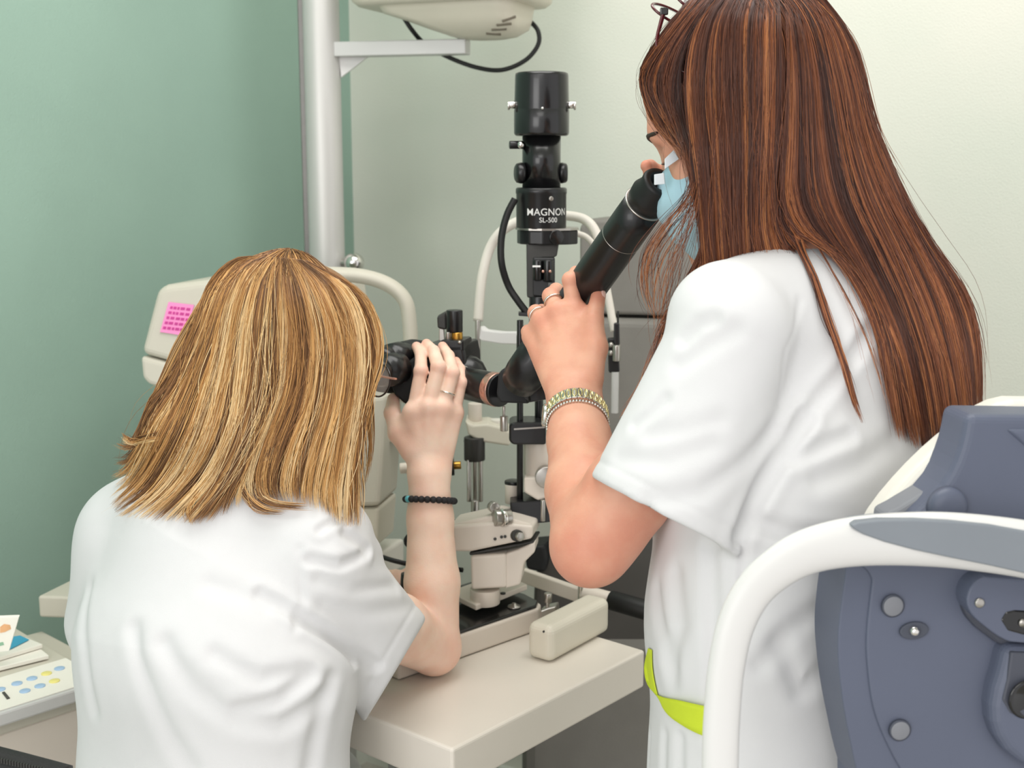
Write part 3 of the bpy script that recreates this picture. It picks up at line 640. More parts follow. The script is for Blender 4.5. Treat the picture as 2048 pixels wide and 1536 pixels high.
# ------------------------------------------------------------------ foreground instrument at the right
FD = 1.02
def spl(poly, k=5):
    n = len(poly); out = []
    for i in range(n):
        p0, p1, p2, p3 = [np.array(poly[(i + j) % n], float) for j in (-1, 0, 1, 2)]
        if max(p1[0], p2[0]) > 2200: out.append(tuple(p1)); continue
        for t in np.arange(k) / k: out.append(tuple(.5 * (2 * p1 + (p2 - p0) * t + (2 * p0 - 5 * p1 + 4 * p2 - p3) * t * t + (3 * p1 - p0 - 3 * p2 + p3) * t ** 3)))
    return out
fi = thing('tonometer', P(1950, 1500, FD) - UP * .3, 'slate blue and white eye instrument with a curved white handle in the right foreground', 'eye instrument')
BN = Vector((-.10, 1, 0)).normalized()
# body slab: slate face with bevelled rim, its outline carried well past the frame
face = [(1694, 1100), (1692, 1140), (1680, 1230), (1676, 1300), (1684, 1390), (1700, 1480), (1724, 1580), (1770, 1700), (2300, 1700), (2300, 1100)]
B().pxprism(spl(face), FD + .035, BN * .06, .005, 4).to('face_plate', 'bluegrey', fi)
inner = [(1750, 1100), (1745, 1160), (1734, 1260), (1735, 1330), (1748, 1420), (1780, 1500), (1830, 1590), (1880, 1690), (2300, 1690), (2300, 1100)]
B().pxprism(spl(inner), FD + .0325, BN * .02, .0022, 4).to('face_panel', 'bluegrey', fi)
# upper cowl: concave side piece and cream shell
cow = [(1936, 830), (2300, 834), (2300, 1100), (1790, 1100), (1812, 1050), (1832, 1026), (1850, 1010), (1868, 992), (1886, 971), (1902, 946), (1914, 921), (1923, 895), (1929, 870), (1933, 848)]
B().pxprism(cow, FD + .02, BN * .05, .007, 4).to('upper_cowl', 'bluegrey', fi)
B().pxprism([(2012, 858), (2300, 856), (2300, 1000), (2130, 960), (2060, 900)], FD + .017, BN * .01, .004, 3).to('cowl_facet', 'bluegrey', fi)
rim = [(1896, 958), (1934, 905), (1938, 900), (1950, 940), (1900, 1010), (1850, 1060), (1780, 1070), (1770, 1028), (1840, 985)]
B().pxprism([(1772, 1030), (1800, 1016), (1850, 985), (1890, 950), (1922, 915), (1922, 960), (1880, 1020), (1850, 1070), (1770, 1070)], FD + .035, BN * .03, .004, 3).to('cowl_lip', 'buttongrey', fi)
shell = [(1738, 1060), (1756, 1030), (1778, 1000), (1805, 968), (1834, 937), (1866, 906), (1896, 880), (1925, 858), (1950, 838), (1975, 820), (2000, 808), (2030, 801), (2300, 804), (2300, 1060)]
B().pxprism(shell, FD + .06, BN * .03, .012, 5).to('rear_shell', 'ivory', fi)
ob = P(1902, 1018, FD + .012)
B().lathe(ob + BN * .01, -BN, [(0, M(42, FD)), (.006, M(40, FD)), (.010, M(34, FD)), (.012, M(20, FD)), (.0125, M(3, FD))], 40).to('chin_sensor', 'bluegrey', fi)
# white handle
hx = [(1700, 1830), (1540, 1800), (1460, 1740), (1438, 1660), (1440, 1580), (1441, 1500), (1444, 1430), (1452, 1340), (1470, 1255), (1504, 1186), (1556, 1136), (1622, 1101), (1720, 1082), (1850, 1078), (1960, 1086), (2080, 1104), (2240, 1140), (2380, 1210), (2460, 1320), (2490, 1480), (2490, 1660), (2430, 1760), (2280, 1820)]
hr = [37, 37, 37, 37, 37, 37, 37, 37, 38, 40, 43, 47, 51.5, 56, 58, 59, 58, 52, 44, 38, 37, 37, 37]
hdp = [FD + .09, FD + .03] + [FD - .03] * 19 + [FD + .03, FD + .09]
hdp = hdp[:len(hx) - 2] + [FD + .03, FD + .09]
B().tube([P(x, y, d) for (x, y), d in zip(hx, hdp)], [M(r, FD - .03) for r in hr], 28, 8, flat=.62, upv=(0, 1, 0)).to('handle', 'white', fi)
gp = []
gt = [(1702, 1051), (1716, 1045), (1760, 1040), (1830, 1039), (1900, 1042), (1980, 1050), (2060, 1064), (2200, 1095)]
gb = [(2200, 1180), (2060, 1150), (1980, 1132), (1900, 1116), (1830, 1101), (1770, 1085), (1728, 1070), (1708, 1059)]
B().pxprism(gt + gb, FD - .03 - M(58, FD) * .64, BN * .02, .004, 4).to('handle_grip', 'grip', fi)
# caps, chrome ball, nozzle
for x, y, r in ((1787, 1213, 21), (1801, 1462, 20)):
    c = P(x, y, FD + .0295); o = B().lathe(c + BN * .003, -BN, [(0, M(r, FD)), (.0032, M(r, FD)), (.0036, M(r - 2, FD))], 32).to('screw_cap', 'buttongrey', fi)
    B().lathe(c + BN * .003, -BN, [(0, M(r + 3, FD)), (.0026, M(r + 3, FD)), (.0030, M(r + 1, FD))], 32).to('cap_rim', 'socket', o)
c = P(1829, 1262, FD + .0285)
eyeb = [P(1829 + 29 * math.cos(a), 1262 + 17 * math.sin(a) - 3 * math.cos(a), FD + .0292) for a in [2 * math.pi * k / 28 for k in range(28)]]
so = B().prism(eyeb, BN * .003, .0008).to('ball_socket', 'socket', fi)
B().sph(c, M(11.5, FD), seg=20).to('steel_ball', 'chrome', so)
cowl2 = [(1934, 1200), (1944, 1172), (1968, 1156), (2010, 1158), (2300, 1178), (2300, 1310), (2060, 1288), (2010, 1280), (1966, 1250), (1942, 1226)]
B().pxprism(spl(cowl2, 4), FD + .012, BN * .03, .008, 5).to('nozzle_cowl', 'bluegrey', fi)
B().pxprism([(1926, 1205), (1936, 1166), (1966, 1146), (2300, 1166), (2300, 1318), (2050, 1300), (2000, 1292), (1955, 1258), (1932, 1232)], FD + .024, BN * .02, .005, 3).to('cowl_seat', 'bluegrey_dark', fi)
B().pxprism([(2002, 1240), (2012, 1224), (2030, 1220), (2300, 1236), (2300, 1286), (2060, 1274), (2016, 1262)], FD + .0112, BN * .004, .0015).to('nozzle_opening', 'hole', fi)
sc_ = P(1959, 1206, FD + .0115)
B().lathe(sc_ + BN * .002, -BN, [(0, M(10, FD)), (.003, M(10, FD)), (.0035, M(8, FD))], 20).to('screw', 'steel', fi)
B().lathe(P(2046, 1246, FD + .0108), -BN, [(0, M(9, FD)), (.001, M(9, FD))], 20).to('nozzle_lens', 'steel', fi)
lowc = [(2012, 1292), (2300, 1300), (2300, 1620), (2140, 1566), (2080, 1548), (2040, 1528), (2014, 1506), (1996, 1478), (1986, 1448), (1984, 1415), (1990, 1378), (1999, 1350), (2006, 1322)]
B().pxprism(lowc, FD + .014, BN * .03, .010, 5).to('chin_module', 'bluegrey', fi)
B().pxprism([(2022, 1304), (2300, 1312), (2300, 1460), (2090, 1450), (2020, 1428), (2004, 1400), (2014, 1360)], FD + .0132, BN * .006, .002).to('module_recess', 'bluegrey_dark', fi)
B().lathe(P(2056, 1398, FD + .0125), -BN, [(0, M(42, FD)), (.0012, M(42, FD)), (.002, M(38, FD)), (.0005, M(30, FD))], 36).to('module_lens', 'hole', fi)
B().box(P(2000, 1700, FD + .15) - UP * .28, .16, .12, .30, bev=.02).to('lower_body', 'white', fi)
zf = (P(2000, 1700, FD + .15) - UP * .58).z
B().box(Vector((P(2000, 1700, FD + .15).x, P(2000, 1700, FD + .15).y, zf / 2)), .05, .05, zf / 2 - .001, bev=.01).to('stand_column', 'white', fi)

# ------------------------------------------------------------------ organic shapes: distance fields turned into meshes
f4 = np.float32
def A3(v): return np.array(tuple(v), f4)
def nrm(v): return np.sqrt(np.einsum('...i,...i->...', v, v))
def cone(p, a, b, ra, rb):
    a, b = A3(a), A3(b); ba = b - a; h = np.clip(((p - a) @ ba) / max(float(ba @ ba), 1e-9), 0, 1)
    return nrm(p - a - h[:, None] * ba) - (ra + (rb - ra) * h)
def ball(p, c, r): return nrm(p - A3(c)) - r
def ell(p, c, R, r):
    q = (p - A3(c)) @ R; r = np.array(r, f4); k0 = nrm(q / r); k1 = nrm(q / (r * r)); return k0 * (k0 - 1) / np.maximum(k1, 1e-6)
def smin(a, b, k):
    h = np.clip(.5 + .5 * (b - a) / k, 0, 1); return b + (a - b) * h - k * h * (1 - h)
def smax(a, b, k): return -smin(-a, -b, k)
def chain(p, pts, k=.004):                      # pts: (point, radius)
    r = None
    for (a, ra), (b, rb) in zip(pts[:-1], pts[1:]):
        c = cone(p, a, b, ra, rb); r = c if r is None else smin(r, c, k)
    return r
def econe(p, a, b, ra, rb, side, sc):           # cone with a section scaled by 1/sc along 'side'
    s = A3(side); s = s / np.linalg.norm(s); a, b = A3(a), A3(b); k = sc - 1
    q = p + ((p - a) @ s)[:, None] * s * k; b2 = b + ((b - a) @ s) * s * k
    return cone(q, a, b2, ra, rb)
def frame(F, U):
    F = Vector(F).normalized(); L = Vector(U).cross(F).normalized(); U2 = F.cross(L).normalized()
    return F, L, U2, np.array([tuple(F), tuple(L), tuple(U2)], f4).T
def polyd(p, pts):
    r = None
    for a, b in zip(pts[:-1], pts[1:]):
        c = cone(p, a, b, 0, 0); r = c if r is None else np.minimum(r, c)
    return r
def local(p, c, R, fn):
    """evaluate a detailed shape only near its centre"""
    d = nrm(p - A3(c)); o = np.maximum(d - R * .6, .06).astype(f4); m = d < R
    if m.any(): o[m] = fn(p[m])
    return o
OC = A3((0, 0, CAMZ))
def rays(px, py):
    q = -(np.asarray(py, f4) - 768) / FPX; x = (np.asarray(px, f4) - 1024) / FPX
    return np.stack([x, CP + q * SP, -SP + q * CP], -1).astype(f4)
def trace(f, px, py, t0=.8, n=70, tmax=2.4):
    """points of the surface f = 0 met along the lines of sight (or passed nearest)"""
    D = rays(px, py); L = nrm(D); t = np.full(len(D), t0, f4); bv = np.full(len(D), 9, f4); bt = t.copy()
    for i in range(n):
        v = f(OC + D * t[:, None]); m = (v < bv); hit = bv < .0004
        m &= ~hit; bv = np.where(m, v, bv); bt = np.where(m, t, bt)
        t = np.minimum(t + np.maximum(np.abs(v) * .8, .0004) / L, tmax)
    return OC + D * bt[:, None], bt, bv
def tr1(f, pts, **k):
    q, t, v = trace(f, [p[0] for p in pts], [p[1] for p in pts], **k); return q
def nets(f, lo, hi, res, slack=1.25):
    lo = np.array(lo, f4); hi = np.array(hi, f4); K = 8
    nb = np.ceil((hi - lo) / (res * K)).astype(int) + 1
    gi = np.stack(np.meshgrid(*[np.arange(n) for n in nb], indexing='ij'), -1).reshape(-1, 3)
    fc = f((lo + (gi * K + (K - 1) / 2) * res).astype(f4))
    act = np.abs(fc) < ((K - 1) / 2 * res * 1.733 + res * 2) * slack
    V = np.empty((nb[0], K, nb[1], K, nb[2], K), f4)
    V[...] = fc.reshape(nb)[:, None, :, None, :, None]
    ga = gi[act]; sub = np.stack(np.meshgrid(*[np.arange(K)] * 3, indexing='ij'), -1).reshape(-1, 3)
    for s in range(0, len(ga), 1500):
        g = ga[s:s + 1500]; pts = (lo + ((g[:, None, :] * K + sub[None]) * res)).astype(f4).reshape(-1, 3)
        V[g[:, 0], :, g[:, 1], :, g[:, 2], :] = f(pts).reshape(-1, K, K, K)
    V = V.reshape(nb * K); n = V.shape; S = V < 0
    c = [S[i:n[0] - 1 + i, j:n[1] - 1 + j, k:n[2] - 1 + k] for i in (0, 1) for j in (0, 1) for k in (0, 1)]
    anyi = c[0].copy(); alli = c[0].copy()
    for x in c[1:]: anyi |= x; alli &= x
    cells = np.argwhere(anyi & ~alli)
    offs = np.array([(i, j, k) for i in (0, 1) for j in (0, 1) for k in (0, 1)])
    vals = np.stack([V[tuple((cells + o).T)] for o in offs], 1)
    acc = np.zeros((len(cells), 3)); cnt = np.zeros(len(cells))
    for a in range(8):
        for b in range(a + 1, 8):
            if np.abs(offs[a] - offs[b]).sum() != 1: continue
            va, vb = vals[:, a], vals[:, b]; m = (va < 0) != (vb < 0)
            t = np.where(m, va / np.where(m, va - vb, 1), 0)[:, None]
            acc += np.where(m[:, None], offs[a] + t * (offs[b] - offs[a]), 0); cnt += m
    verts = lo + (cells + acc / np.maximum(cnt, 1)[:, None]) * res
    idx = np.full(tuple(np.array(n) - 1), -1, np.int32); idx[tuple(cells.T)] = np.arange(len(cells))
    quads = []
    for ax in range(3):
        sl0 = [slice(None)] * 3; sl1 = [slice(None)] * 3; sl0[ax] = slice(0, n[ax] - 1); sl1[ax] = slice(1, n[ax])
        e = np.argwhere(S[tuple(sl0)] != S[tuple(sl1)]); u, w = (ax + 1) % 3, (ax + 2) % 3
        e = e[(e[:, u] > 0) & (e[:, w] > 0) & (e[:, u] < n[u] - 1) & (e[:, w] < n[w] - 1)]
        q = []
        for du, dw_ in ((-1, -1), (0, -1), (0, 0), (-1, 0)):
            k = e.copy(); k[:, u] += du; k[:, w] += dw_; q.append(idx[tuple(k.T)])
        q = np.stack(q, 1); inside = S[tuple(e.T)]; q[~inside] = q[~inside][:, ::-1]; quads.append(q)
    F = np.concatenate(quads); F = F[(F >= 0).all(1)]
    # one relaxation step onto the true surface
    verts = verts.astype(f4); h = res * .5
    v0 = f(verts); g = np.stack([f(verts + np.array(o, f4) * h) - v0 for o in ((1, 0, 0), (0, 1, 0), (0, 0, 1))], 1) / h
    gl = np.maximum((g * g).sum(1), .2); step = np.clip(v0 / gl, -res * .5, res * .5)
    verts = verts - g * step[:, None]
    return verts, F
def sdf_obj(name, f, lo, hi, res, m, parent, red=()):
    v, F = nets(f, lo, hi, res); c = None
    if red:
        k = np.zeros(len(v), f4)
        for q, r, a in red: k = np.maximum(k, a * np.exp(-((v - A3(q)) ** 2).sum(1) / (r * r)))
        c = np.repeat(k[:, None], 3, 1)
    return put(name, np_mesh(name, v, F, True, c), m, parent)
def hand_red(fingers, thumb):
    o = []
    for g in fingers + [thumb]: o += [(g[0], .016, .30), (g[1], .013, .42), (g[2], .010, .38), (g[3], .014, .60)]
    return o
def bumps(p, s=1.0, seed=0):                    # slow irregular undulation
    r = np.random.RandomState(seed); o = np.zeros(len(p), f4)
    for k in range(7):
        w = r.normal(size=3) * (14 + 9 * k) * s; o += np.sin(p @ w.astype(f4) + r.uniform(0, 6)) / (1 + k * .6)
    return o
def creased(base, lines, noise=.0012, seed=1, ns=.55, post=None):
    """lines: (pixel polyline, width, depth); a valley with a soft raised lip below it"""
    L = []
    for pts, w, a in lines:
        q = tr1(base, pts); L.append((q, w, a))
    def f(p):
        v = base(p); near = np.abs(v) < .03
        if near.any():
            pn = p[near]; d = np.zeros(len(pn), f4)
            for q, w, a in L:
                e = polyd(pn, q); w = w * .8; d += a * (np.exp(-(e / w) ** 2) - .22 * np.exp(-((e - 1.9 * w) / (1.1 * w)) ** 2))
            d += noise * bumps(pn, ns, seed); v = v.copy(); v[near] += d
        return post(p, v) if post else v
    return f
def head_sdf(p, C, F, L, U, R, nose=True):
    C = Vector(C); o = lambda f, l, u: C + F * f + L * l + U * u
    s = ell(p, C, R, (.095, .074, .098))
    s = smin(s, ell(p, o(.030, 0, -.065), R, (.058, .054, .078)), .03)
    s = smin(s, ball(p, o(.066, 0, -.122), .018), .03)
    s = smin(s, cone(p, o(.080, .028, .004), o(.080, -.028, .004), .012, .012), .018)
    s = smin(s, cone(p, o(.090, 0, -.015), o(.110, 0, -.054), .006, .0105), .012)
    for l in (-1, 1):
        s = smin(s, ball(p, o(.100, l * .011, -.056), .008), .008)
        s = smax(s, -ball(p, o(.104, l * .032, -.022), .016), .016)
        s = smin(s, ball(p, o(.072, l * .032, -.022), .0145), .004)
        s = smin(s, ball(p, o(.066, l * .038, -.055), .022), .03)
        s = smin(s, ell(p, o(-.004, l * .078, -.03), R, (.019, .007, .032)), .006)
    s = smin(s, cone(p, o(.092, .018, -.088), o(.092, -.018, -.088), .006, .006), .008)
    s = smin(s, cone(p, o(.090, .014, -.099), o(.090, -.014, -.099), .007, .007), .008)
    return s
def hand_sdf(p, wrist, wr, fingers, thumb, k=.0035):
    """fingers: four chains MCP, PIP, DIP, tip; thumb: CMC, MCP, IP, tip"""
    palm = None
    for i, ch_ in enumerate(fingers):
        w = Vector(wrist[0]).lerp(Vector(wrist[1]), i / 3); c = cone(p, w, ch_[0], wr, .0125)
        palm = c if palm is None else smin(palm, c, .010)
    for a, b in zip(fingers[:-1], fingers[1:]):
        palm = smin(palm, cone(p, a[0], b[0], .0105, .0105), .008)
    th = chain(p, [(thumb[0], .0155), (thumb[1], .0125), (thumb[2], .0105), (thumb[3], .0085)], .004)
    palm = smin(palm, th, .010)
    palm = smin(palm, cone(p, thumb[1], fingers[0][0], .008, .009), .014)
    for i, ch_ in enumerate(fingers):                      # tendons on the back of the hand
        w = Vector(wrist[0]).lerp(Vector(wrist[1]), .2 + .2 * i); q = Vector((0, -.0098, .003)); a = Vector(ch_[0])
        palm = smin(palm, cone(p, a + q * .62, a.lerp(w, .62) + q * .92, .0046, .0030), .006)
    for i, ch_ in enumerate(fingers):
        s = (.94, 1, .96, .84)[i]
        fg = chain(p, [(ch_[0], .0105 * s), (ch_[1], .0094 * s), (ch_[2], .0082 * s), (ch_[3], .0070 * s)], .003)
        fg = smin(fg, ball(p, ch_[1], .0100 * s), .003)
        palm = smin(palm, fg, k)
    return palm
def ring_pts(f, c, axis, n, off, rmax=.09):
    """points just outside the surface f on the plane through c across axis"""
    z = Vector(axis).normalized(); x = z.orthogonal().normalized(); y = z.cross(x); out = []
    D = np.array([tuple(x * math.cos(2 * math.pi * k / n) + y * math.sin(2 * math.pi * k / n)) for k in range(n)], f4)
    t = np.full(n, .002, f4); c = A3(c); done = np.zeros(n, bool)
    for i in range(400):
        v = f(c + D * t[:, None]); done |= v > 0; t = np.where(done, t, t + .0004)
        if done.all(): break
    t = (np.roll(t, 1) + np.roll(t, -1) + 2 * t) / 4
    return [Vector(c + D[k] * (t[k] + off)) for k in range(n)]
# ------------------------------------------------------------------ hair made of strands
def resample(pts, m):
    pts = np.array(pts, float); n = len(pts); out = []
    for i in range(n - 1):
        p0, p1, p2, p3 = pts[max(i - 1, 0)], pts[i], pts[i + 1], pts[min(i + 2, n - 1)]
        for t in np.arange(0, 1, .1): out.append(.5 * (2 * p1 + (p2 - p0) * t + (2 * p0 - 5 * p1 + 4 * p2 - p3) * t * t + (3 * p1 - p0 - 3 * p2 + p3) * t ** 3))
    out.append(pts[-1]); out = np.array(out); s = np.r_[0, np.cumsum(np.hypot(*np.diff(out[:, :2], axis=0).T))]; s /= s[-1]
    return np.stack([np.interp(np.linspace(0, 1, m), s, out[:, k]) for k in range(out.shape[1])], 1)
def smooth1(t, k=2, axis=1):
    for _ in range(k): 
        a = np.swapaxes(t, 0, axis).copy(); b = a.copy(); b[1:-1] = (a[:-2] + 2 * a[1:-1] + a[2:]) / 4; t = np.swapaxes(b, 0, axis)
    return t
def sheet(guides, f, n, nseg, rng, lift=(.0, .006), clump=.6, nclump=40, wig=4.0, lmin=.82, spread=1.0, tmin=0.0, base_lift=.0):
    """strands between neighbouring guide lines; each guide point is a pixel (third number: its distance), else the
       distance comes from the surface f underneath"""
    G = np.stack([resample(g, nseg) for g in guides]); ng = len(G)
    if G.shape[2] == 2:
        us = np.linspace(0, ng - 1, max(ng * 3, 12)); i0 = np.minimum(us.astype(int), ng - 2); fr = (us - i0)[:, None, None]
        Gp = G[i0] * (1 - fr) + G[i0 + 1] * fr
        _, t, _ = trace(f, Gp[..., 0].ravel(), Gp[..., 1].ravel()); T = smooth1(smooth1(t.reshape(Gp.shape[:2]), 3, 1), 1, 0)
        Gp = np.concatenate([Gp, T[..., None]], 2)
    else: Gp = G; us = np.arange(ng).astype(float)
    u = np.clip(rng.uniform(-.025, 1.025, n), 0, .9999); uc = (np.floor(u * nclump) + rng.uniform(.3, .7, nclump + 1)[np.floor(u * nclump).astype(int)]) / nclump
    cid = np.floor(u * nclump).astype(int)
    t = np.linspace(0, 1, nseg)[None]; s = tmin * rng.uniform(0, 1, (n, 1)) + t * (rng.uniform(lmin, 1, (n, 1)) - tmin * 0); s = np.clip(s, 0, 1)
    ue = (u[:, None] + (uc - u)[:, None] * clump * np.clip(s * 1.3, 0, 1) ** 1.5) 
    ue = np.clip(ue, 0, 1) * (len(Gp) - 1); i0 = np.minimum(ue.astype(int), len(Gp) - 2); fu_ = ue - i0
    sj = s * (nseg - 1); j0 = np.minimum(sj.astype(int), nseg - 2); fj = sj - j0
    g = lambda i, j: Gp[i, j]
    Q = (g(i0, j0) * ((1 - fu_) * (1 - fj))[..., None] + g(i0 + 1, j0) * (fu_ * (1 - fj))[..., None] + g(i0, j0 + 1) * ((1 - fu_) * fj)[..., None] + g(i0 + 1, j0 + 1) * (fu_ * fj)[..., None])
    ph = rng.uniform(0, 6.28, (n, 4)); fq = rng.uniform(1.0, 3.2, (n, 2)); amp = rng.exponential(wig, (n, 1)) * np.clip(s * 2.2, 0, 1)
    dx = amp * np.sin(fq[:, :1] * 3 * s + ph[:, :1]) + rng.normal(0, spread, (n, 1)) * np.clip(s * 4, .15, 1)
    dy = amp * .25 * np.sin(fq[:, 1:] * 3 * s + ph[:, 1:2])
    cl = rng.uniform(0, 1, nclump + 1)[cid][:, None]
    lf = base_lift + lift[0] + (lift[1] - lift[0]) * (.45 * cl + .55 * rng.uniform(0, 1, (n, 1)) ** 1.5) * np.clip(s * 6, .3, 1)
    d = Q[..., 2] - lf
    X = OC + rays(Q[..., 0] + dx, Q[..., 1] + dy) * d[..., None]
    return X.astype(f4), s, cid, u
def flow(f, crown, U, n, nseg, L, rng, depth=(.0, .006), keep=None, g0=.10):
    """strands that start round the crown and run down over the whole surface f"""
    U = A3(U); U /= np.linalg.norm(U); x = np.cross(U, (0.3, 1, 0.1)); x /= np.linalg.norm(x); y = np.cross(U, x)
    th = rng.uniform(0, 2 * math.pi, n); r0 = rng.uniform(0, .035, n); D = np.cos(th)[:, None] * x + np.sin(th)[:, None] * y
    p = (A3(crown) + D * r0[:, None]).astype(f4); dp = rng.uniform(*depth, n); out = []; D = D.astype(f4)
    Ls = L * rng.uniform(.8, 1, n); down = np.array((0, 0, -1), f4)
    for i in range(nseg):
        for _ in range(3):
            v = f(p); h = .002; g = np.stack([f(p + np.array(o, f4) * h) - v for o in ((1, 0, 0), (0, 1, 0), (0, 0, 1))], 1) / h
            g /= np.maximum(nrm(g)[:, None], 1e-5); p = p - g * np.clip(v + dp, -.02, .02)[:, None]
        out.append(p.copy()); D = D + down * (g0 + .35 * (i / nseg)); D = D - g * (D * g).sum(1)[:, None] * .9
        D /= np.maximum(nrm(D)[:, None], 1e-5); p = (p + D * (Ls / nseg)[:, None]).astype(f4)
    X = np.stack(out, 1); X = smooth1(X, 2, 1)
    if keep is not None: X = X[keep(X)]; th = th[:len(X)]
    k = len(X); return X.astype(f4), np.tile(np.linspace(0, 1, nseg), (k, 1)), (th * 6).astype(int), th / 6.2832
def strand_mesh(name, parts, m, parent):
    """parts: (X, radius, colours[n,nseg,3])"""
    VV, FF, CC, base = [], [], [], 0
    for X, rad, C in parts:
        n, k, _ = X.shape; T = np.gradient(X, axis=1); T /= np.maximum(nrm(T)[..., None], 1e-6)
        ref = np.array((0, 1, 0.15), f4); a = np.cross(T, ref); a /= np.maximum(nrm(a)[..., None], 1e-6); b = np.cross(T, a)
        tap = np.ones(k); tap[-4:] = (.85, .65, .4, .12)
        r = (rad[:, None] * tap[None])[..., None]
        V = np.stack([X + (a * math.cos(w) + b * math.sin(w)) * r for w in (math.pi / 2 * -1, math.pi / 6, math.pi * 5 / 6)], 2)
        ii = (np.arange(n)[:, None] * k + np.arange(k - 1)[None]).ravel() * 3
        for s in range(3):
            s2 = (s + 1) % 3; FF.append(np.stack([ii + s, ii + s2, ii + 3 + s2, ii + 3 + s], 1) + base)
        VV.append(V.reshape(-1, 3)); CC.append(np.repeat(C.reshape(-1, 3), 3, 0)); base += n * k * 3
    return put(name, np_mesh(name, np.concatenate(VV), np.concatenate(FF), True, np.concatenate(CC)), m, parent)
def pal(stops, x):
    x = np.clip(x, 0, 1); pos = np.array([s[0] for s in stops]); cs = np.array([lin(s[1]) for s in stops])
    return np.stack([np.interp(x, pos, cs[:, k]) for k in range(3)], -1)

# ------------------------------------------------------------------ the seated blond person
rng = np.random.RandomState(11)
pB = thing('person', (P(430, 1300, 1.48).x, P(430, 1300, 1.48).y, 0), 'seated blond person in a white short-sleeved tunic looking into the microscope', 'person')
FB = Vector((.45, .89, 0)).normalized(); RB = Vector((FB.y, -FB.x, 0))              # facing, right-hand side
HC = P(596, 690, 1.555); HF, HL, HU, HR = frame((.66, .72, -.22), (0, 0, 1))
B_sh = P(660, 1185, 1.475); B_el = P(868, 1296, 1.655); B_wr = P(858, 950, 1.655)
B_shl = P(240, 1075, 1.56); B_ell = P(520, 1290, 1.70); B_wrl = P(742, 1190, 1.765)
B_fing = [[P(828, 824, 1.645), P(842, 742, 1.648), P(842, 710, 1.668), P(833, 693, 1.690)],
          [P(857, 814, 1.640), P(877, 734, 1.643), P(867, 703, 1.668), P(853, 688, 1.695)],
          [P(885, 815, 1.646), P(905, 746, 1.650), P(897, 712, 1.676), P(885, 693, 1.700)],
          [P(908, 826, 1.660), P(922, 766, 1.662), P(920, 738, 1.684), P(912, 722, 1.702)]]
B_thumb = [P(822, 900, 1.652), P(797, 866, 1.655), P(784, 826, 1.665), P(787, 798, 1.684)]
B_fl = [[P(790, 1160, 1.76), P(815, 1150, 1.765), P(830, 1165, 1.77), P(828, 1180, 1.775)], [P(792, 1172, 1.755), P(818, 1166, 1.76), P(832, 1182, 1.765), P(828, 1196, 1.77)],
        [P(790, 1186, 1.755), P(814, 1184, 1.758), P(826, 1200, 1.765), P(820, 1212, 1.77)], [P(786, 1198, 1.755), P(806, 1200, 1.758), P(816, 1212, 1.765), P(810, 1222, 1.77)]]
B_tl = [P(764, 1176, 1.78), P(778, 1160, 1.80), P(796, 1156, 1.81), P(812, 1160, 1.815)]
def bodyB(p):
    s = local(p, HC, .19, lambda q: head_sdf(q, HC, HF, HL, HU, HR))
    nb_ = P(520, 960, 1.50)
    s = smin(s, cone(p, HC - HF * .02 - HU * .06, nb_, .056, .06), .03)
    s = smin(s, chain(p, [(nb_, .06), (P(440, 1130, 1.49), .09), (P(430, 1400, 1.46), .09)], .03), .05)
    s = smin(s, cone(p, nb_, B_sh, .055, .048), .05); s = smin(s, cone(p, nb_, B_shl, .055, .048), .05)
    arm = chain(p, [(B_sh, .034), (B_sh.lerp(B_el, .6), .042), (B_el, .0350)], .012)
    fa = chain(p, [(B_el, .0335), (B_el.lerp(B_wr, .38), .0355), (B_el.lerp(B_wr, .75), .0295), (B_wr, .0268)], .01)
    arm = smin(arm, fa, .010)
    w0, w1_ = P(842, 945, 1.652), P(876, 945, 1.660)
    arm = smin(arm, local(p, B_fing[1][0], .17, lambda q: hand_sdf(q, (w0, w1_), .0155, B_fing, B_thumb)), .012)
    s = smin(s, arm, .02)
    a2 = chain(p, [(B_shl, .046), (B_ell, .034), (B_ell.lerp(B_wrl, .4), .034), (B_wrl, .025)], .012)
    a2 = smin(a2, local(p, B_fl[1][0], .13, lambda q: hand_sdf(q, (P(750, 1178, 1.765), P(748, 1200, 1.765)), .014, B_fl, B_tl)), .012)
    return smin(s, a2, .02)
skB = sdf_obj('body', bodyB, P(100, 1000, 1.40) - Vector((0, .18, .42)), (-.04, 1.92, 1.50), .0022, 'skinB', pB, hand_red(B_fing, B_thumb) + hand_red(B_fl, B_tl) + [(B_el, .06, .35)])
# tunic
def tunicB0(p):
    c1, c2, c3 = P(455, 1080, 1.50), P(432, 1300, 1.475), P(425, 1620, 1.47)
    s = econe(p, c1, c2, .105, .128, RB, .74); s = smin(s, econe(p, c2, c3, .128, .134, RB, .77), .04)
    s = smin(s, cone(p, P(500, 985, 1.50), P(455, 1080, 1.50), .075, .11), .05)
    s = smin(s, cone(p, P(520, 985, 1.50), P(640, 1085, 1.44), .062, .060), .05)
    s = smin(s, cone(p, P(450, 1000, 1.52), P(272, 1078, 1.55), .06, .064), .05)
    s = smin(s, cone(p, P(272, 1078, 1.55), P(232, 1240, 1.58), .066, .062), .03)
    for a_, b_, r_ in ((P(650, 1072, 1.40), P(706, 1066, 1.455), .014), (P(668, 1110, 1.39), P(738, 1104, 1.465), .013), (P(630, 1040, 1.43), P(676, 1036, 1.45), .012)):
        s = smin(s, cone(p, a_, b_, r_ * .6, r_), .016)
    return s
slA, slE = P(652, 1150, 1.435), P(791, 1338, 1.53)
slD = (slE - slA).normalized()
def sleeveB(p, gr=0.0):
    return econe(p, slA, slA + slD * .34, .060 + gr, .074 + gr, Vector((.35, -.9, .1)), 1.05)
hemN = (P(845, 1255, 1.50) - P(742, 1428, 1.47))
